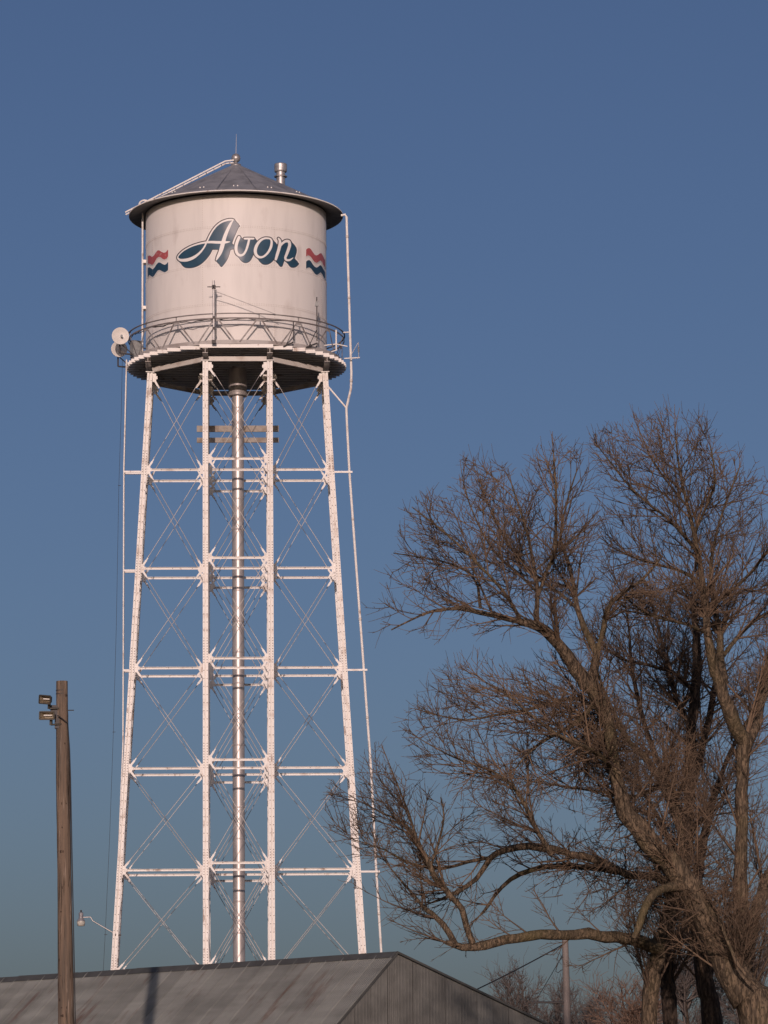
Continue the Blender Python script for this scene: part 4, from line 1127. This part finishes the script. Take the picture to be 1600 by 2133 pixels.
tB.limb('limb', [(1466,1225,-1,8),(1430,1195,-0.2,7),(1385,1180,0.6,6),(1330,1165,1.2,5),(1275,1140,1.6,3.5)], 2, t0=0.15, dens=1.6, lscale=0.75)
tB.limb('limb', [(1446,1112,-1,6),(1470,1060,-1.5,5.5),(1490,1000,-2,4.5),(1480,930,-2.3,2.5)], 2, t0=0.2, dens=1.4, lscale=0.7)
tB.limb('limb', [(1432,1055,-1,5.5),(1395,1010,-0.4,5),(1360,960,0,4),(1335,905,0.3,2.5)], 2, t0=0.2, dens=1.4, lscale=0.7)
tB.limb('limb', [(1486,1260,0.5,8),(1530,1225,0,7),(1575,1180,-0.6,6),(1620,1110,-1.2,4.5),(1640,1040,-1.6,2.5)], 2, t0=0.15, dens=1.5, lscale=0.8)
tB.limb('limb', [(1475,1320,-1,8),(1430,1300,-1.8,7),(1385,1290,-2.4,6),(1340,1275,-2.9,5),(1300,1240,-3.2,3)], 2, t0=0.15, dens=1.6, lscale=0.75)
tB.limb('limb', [(1557,1552,0.2,26),(1577,1500,0.6,22),(1590,1440,1,20),(1605,1370,1.4,17),(1640,1280,1.8,12)], 3, t0=0.2, dens=1.0)
tB.limb('limb', [(1556,1985,0.2,26),(1575,1900,0.8,26),(1600,1830,1.2,24),(1640,1750,1.8,20)], 3, t0=0.6, dens=0.8)
tB.finish()

# dark tree behind: twin boles, the long horizontal limb
tC = Tree('bare_tree', 'bare tree whose long horizontal limb reaches left over the shed', 84.0, 1355, 37, M['twig'], M['bark'], group='bare trees at the right')
tC.limb('trunk', [(1352,2133,0,34),(1354,2070,0,33),(1362,2020,0,32),(1376,1965,0,32),(1392,1905,0,30),(1405,1845,0,30),(1420,1790,0.3,26),(1425,1730,0.6,22)], 3, t0=0.6, ground=True, dens=0.8)
tC.limb('limb', [(1372,1978,-0.2,30),(1335,1962,-0.6,27),(1285,1953,-1,23),(1225,1945,-1.4,23),(1170,1946,-1.7,21),(1105,1949,-2,21),(1052,1958,-2.2,19),(1008,1970,-2.4,19),(965,1973,-2.5,16),(928,1963,-2.5,9)], 4, t0=0.12, dens=0.55, lscale=0.55)
tC.limb('limb', [(985,1964,-2.5,15),(972,1930,-2.6,13),(962,1893,-2.7,13),(940,1868,-2.8,12.5),(915,1840,-2.9,12),(896,1805,-3,11),(880,1772,-3,10),(864,1742,-3,8),(842,1716,-3,6),(800,1695,-3.2,4),(755,1672,-3.3,2.5)], 4, t0=0.35, dens=1.5, lscale=0.75)
tC.limb('limb', [(948,1966,-2.5,15),(922,1925,-2.3,13),(898,1902,-2.1,11),(880,1888,-2,8),(850,1850,-1.8,5),(815,1810,-1.6,3)], 4, t0=0.35, dens=1.5, lscale=0.6)
tC.limb('limb', [(1405,1850,0,20),(1365,1828,-0.3,18),(1300,1819,-0.6,16),(1240,1790,-0.9,16),(1192,1779,-1.1,14),(1150,1768,-1.2,15),(1100,1764,-1.3,14),(1055,1770,-1.4,13),(1022,1788,-1.5,12),(992,1830,-1.6,10),(950,1860,-1.7,8),(900,1880,-1.8,4)], 4, t0=0.2, dens=1.0, lscale=0.65)
tC.limb('limb', [(1300,1818,-0.6,14),(1235,1808,-0.2,13),(1180,1803,0,12),(1135,1806,0.2,12),(1085,1820,0.4,10),(1045,1848,0.6,8),(1018,1885,0.7,7),(1002,1906,0.8,5)], 4, t0=0.3, dens=0.8, lscale=0.5)
tC.limb('limb', [(1022,1786,-1.5,8),(975,1795,-1.8,7),(920,1810,-2,6),(860,1800,-2.2,4.5),(800,1770,-2.4,3),(740,1750,-2.6,2)], 4, t0=0.1, dens=1.5, lscale=0.65)
tC.limb('limb', [(866,1742,-3,6),(850,1690,-3,5),(830,1640,-2.8,4),(810,1590,-2.6,2.5)], 4, t0=0.15, dens=1.3, lscale=0.5)
tC.limb('limb', [(896,1806,-3,6),(915,1750,-3.3,5),(925,1700,-3.5,4),(918,1660,-3.6,2.5)], 4, t0=0.2, dens=1.2, lscale=0.5)
tC.limb('limb', [(1425,1735,0.6,20),(1402,1680,0.3,20),(1378,1625,0,18),(1345,1580,-0.3,15),(1310,1545,-0.6,12),(1280,1490,-0.8,9),(1255,1430,-1,6),(1235,1370,-1.2,4)], 3, t0=0.2, dens=1.4, lscale=0.75)
tC.limb('limb', [(1382,1632,0,10),(1350,1650,-0.6,9),(1310,1660,-1.2,7),(1255,1650,-1.7,6),(1190,1640,-2,4)], 3, t0=0.15, dens=1.5, lscale=0.7)
tC.tangle([(1400,1860),(1300,1830),(1220,1800),(1150,1780)], 160, 24, 0.3, 1.0, -0.15)
tC.finish()

# upright dark tree
tD = Tree('bare_tree', 'dark upright bare tree between the leaning trunk and the straight trunk', 88.0, 1420, 51, M['twig'], M['bark_dark'], group='bare trees at the right')
tD.limb('trunk', [(1395,2133,0,32),(1390,2060,0,31),(1384,1995,0,29),(1395,1930,0.2,27),(1415,1860,0.4,27),(1430,1780,0.5,26),(1435,1690,0.6,24),(1436,1600,0.6,24),(1442,1510,0.6,22),(1450,1420,0.6,20),(1452,1340,0.6,16),(1446,1270,0.6,10)], 3, t0=0.4, ground=True, dens=1.2, lscale=0.8)
tD.limb('limb', [(1440,1640,0.8,17),(1460,1570,1.4,16),(1478,1490,2,14),(1490,1420,2.5,11),(1500,1340,3,8),(1515,1270,3.4,5)], 3, t0=0.25, dens=1.2, lscale=0.75)
tD.limb('limb', [(1432,1730,0.3,14),(1395,1640,1,12),(1360,1560,1.6,11),(1335,1480,2,10),(1318,1400,2.4,8),(1310,1310,2.7,5),(1300,1240,3,3)], 3, t0=0.2, dens=1.5, lscale=0.75)
tD.limb('limb', [(1440,1520,0.5,11),(1410,1460,1.2,10),(1390,1390,1.8,8),(1372,1310,2.3,6),(1350,1230,2.7,4)], 3, t0=0.2, dens=1.5, lscale=0.75)
tD.limb('limb', [(1446,1440,0.6,9),(1400,1400,-0.2,8),(1350,1385,-0.8,7),(1290,1370,-1.2,5),(1240,1330,-1.5,3.5)], 3, t0=0.15, dens=1.5, lscale=0.7)
tD.limb('limb', [(1440,1725,0.3,9),(1475,1700,0,8),(1505,1665,-0.3,6),(1515,1640,-0.5,4)], 3, t0=0.4, dens=0.7, lscale=0.6)
tD.finish()

# stout bole low between the trunks
tE = Tree('bare_tree', 'short stout lit bole with dark top between the larger trunks', 86.0, 1480, 67, M['twig'], M['bark_dark'], group='bare trees at the right')
tE.limb('trunk', [(1482,2133,0,42),(1470,2060,0,40),(1462,1990,0,36),(1455,1920,0.4,34),(1450,1850,0.8,28),(1462,1770,1.2,20),(1480,1690,1.6,15),(1500,1620,2,11),(1530,1550,2.4,8),(1570,1480,2.8,5)], 3, t0=0.45, ground=True, dens=1.2, lscale=0.8)
tE.limb('limb', [(1452,1870,0.6,14),(1410,1780,1.6,12),(1370,1700,2.4,10),(1330,1640,3,7),(1270,1600,3.4,4)], 3, t0=0.2, dens=1.4, lscale=0.75)
tE.finish()

# far trees
def far_tree(label, Y, cx, top, w, seed, twig, nb, name='distant_tree'):
    t = Tree(name, label, Y, cx, seed, twig, M['bark_dark'] if twig is M['twig_far'] else twig, group='distant bare trees')
    rg = t.rng; H = at(cx, top, Y).z; W = w / 2 * Y / F_PX
    base = t.base
    q = MB(); tr = [V3((0, 0, 0)), V3((rg.uniform(-.2, .2), 0, H * 0.3)), V3((rg.uniform(-.4, .4), 0, H * 0.55)), V3((rg.uniform(-.4, .4), 0, H * 0.8))]
    q.tube(tr, [0.24, 0.18, 0.12, 0.05], 8); q.build('trunk', t.barkm, t.root)
    for i in range(nb):
        f = rg.uniform(0.28, 0.8); p = tr[1].lerp(tr[3], (f - 0.28) / 0.52) if f > 0.28 else tr[1]
        az = rg.uniform(0, 2*math.pi); el = rg.uniform(0.35, 1.25)
        d = V3((math.cos(az) * math.cos(el), math.sin(az) * math.cos(el), math.sin(el)))
        L = min(W * rg.uniform(0.75, 1.05) / max(0.35, math.cos(el)), (H - p.z) / max(0.3, math.sin(el)) * rg.uniform(0.85, 1.0))
        pts = t.path(base + p, d, L, 8, 0.02, 0.09)
        t.add(pts, [0.07 * (1 - k / 9) + 0.012 for k in range(9)], 4)
        for k in range(2, 9):
            for s in range(6):
                d2 = t.child_dir((pts[k] - pts[k-1]).normalized(), rg.uniform(0.5, 1.0)); l2 = L * rg.uniform(0.14, 0.36)
                p2 = t.path(pts[k], d2, l2, 4, 0.07, 0.12); t.add(p2, [0.022, 0.018, 0.015, 0.012, 0.010], 3)
                for s2 in range(4):
                    kk = rg.randrange(1, 5); d3 = t.child_dir((p2[kk] - p2[kk-1]).normalized(), rg.uniform(0.4, 0.9))
                    t.add(t.path(p2[kk], d3, l2 * rg.uniform(0.25, 0.6), 2, 0.08, 0.12), [0.012, 0.010, 0.008], 3)
    t.finish()
far_tree('distant round bare tree left of the grey pole, rising beside the shed roof', 250, 1082, 2032, 128, 71, M['twig_far'], 42)
far_tree('distant small bare tree directly left of the grey pole below its side arm', 262, 1146, 2052, 96, 72, M['twig_far'], 36)
far_tree('distant wide bare tree just right of the grey pole', 255, 1222, 2052, 128, 73, M['twig_far'], 42)
far_tree('russet bare tree glowing in the sun left of the dark twin boles', 190, 1330, 2044, 130, 74, M['twig_orange'], 44)
far_tree('distant russet grey tree seen between the boles of the big trees', 215, 1440, 1935, 190, 75, M['twig_far'], 48)
far_tree('distant grey tree at the right edge behind the straight trunk', 210, 1590, 1890, 190, 76, M['twig_far'], 50)
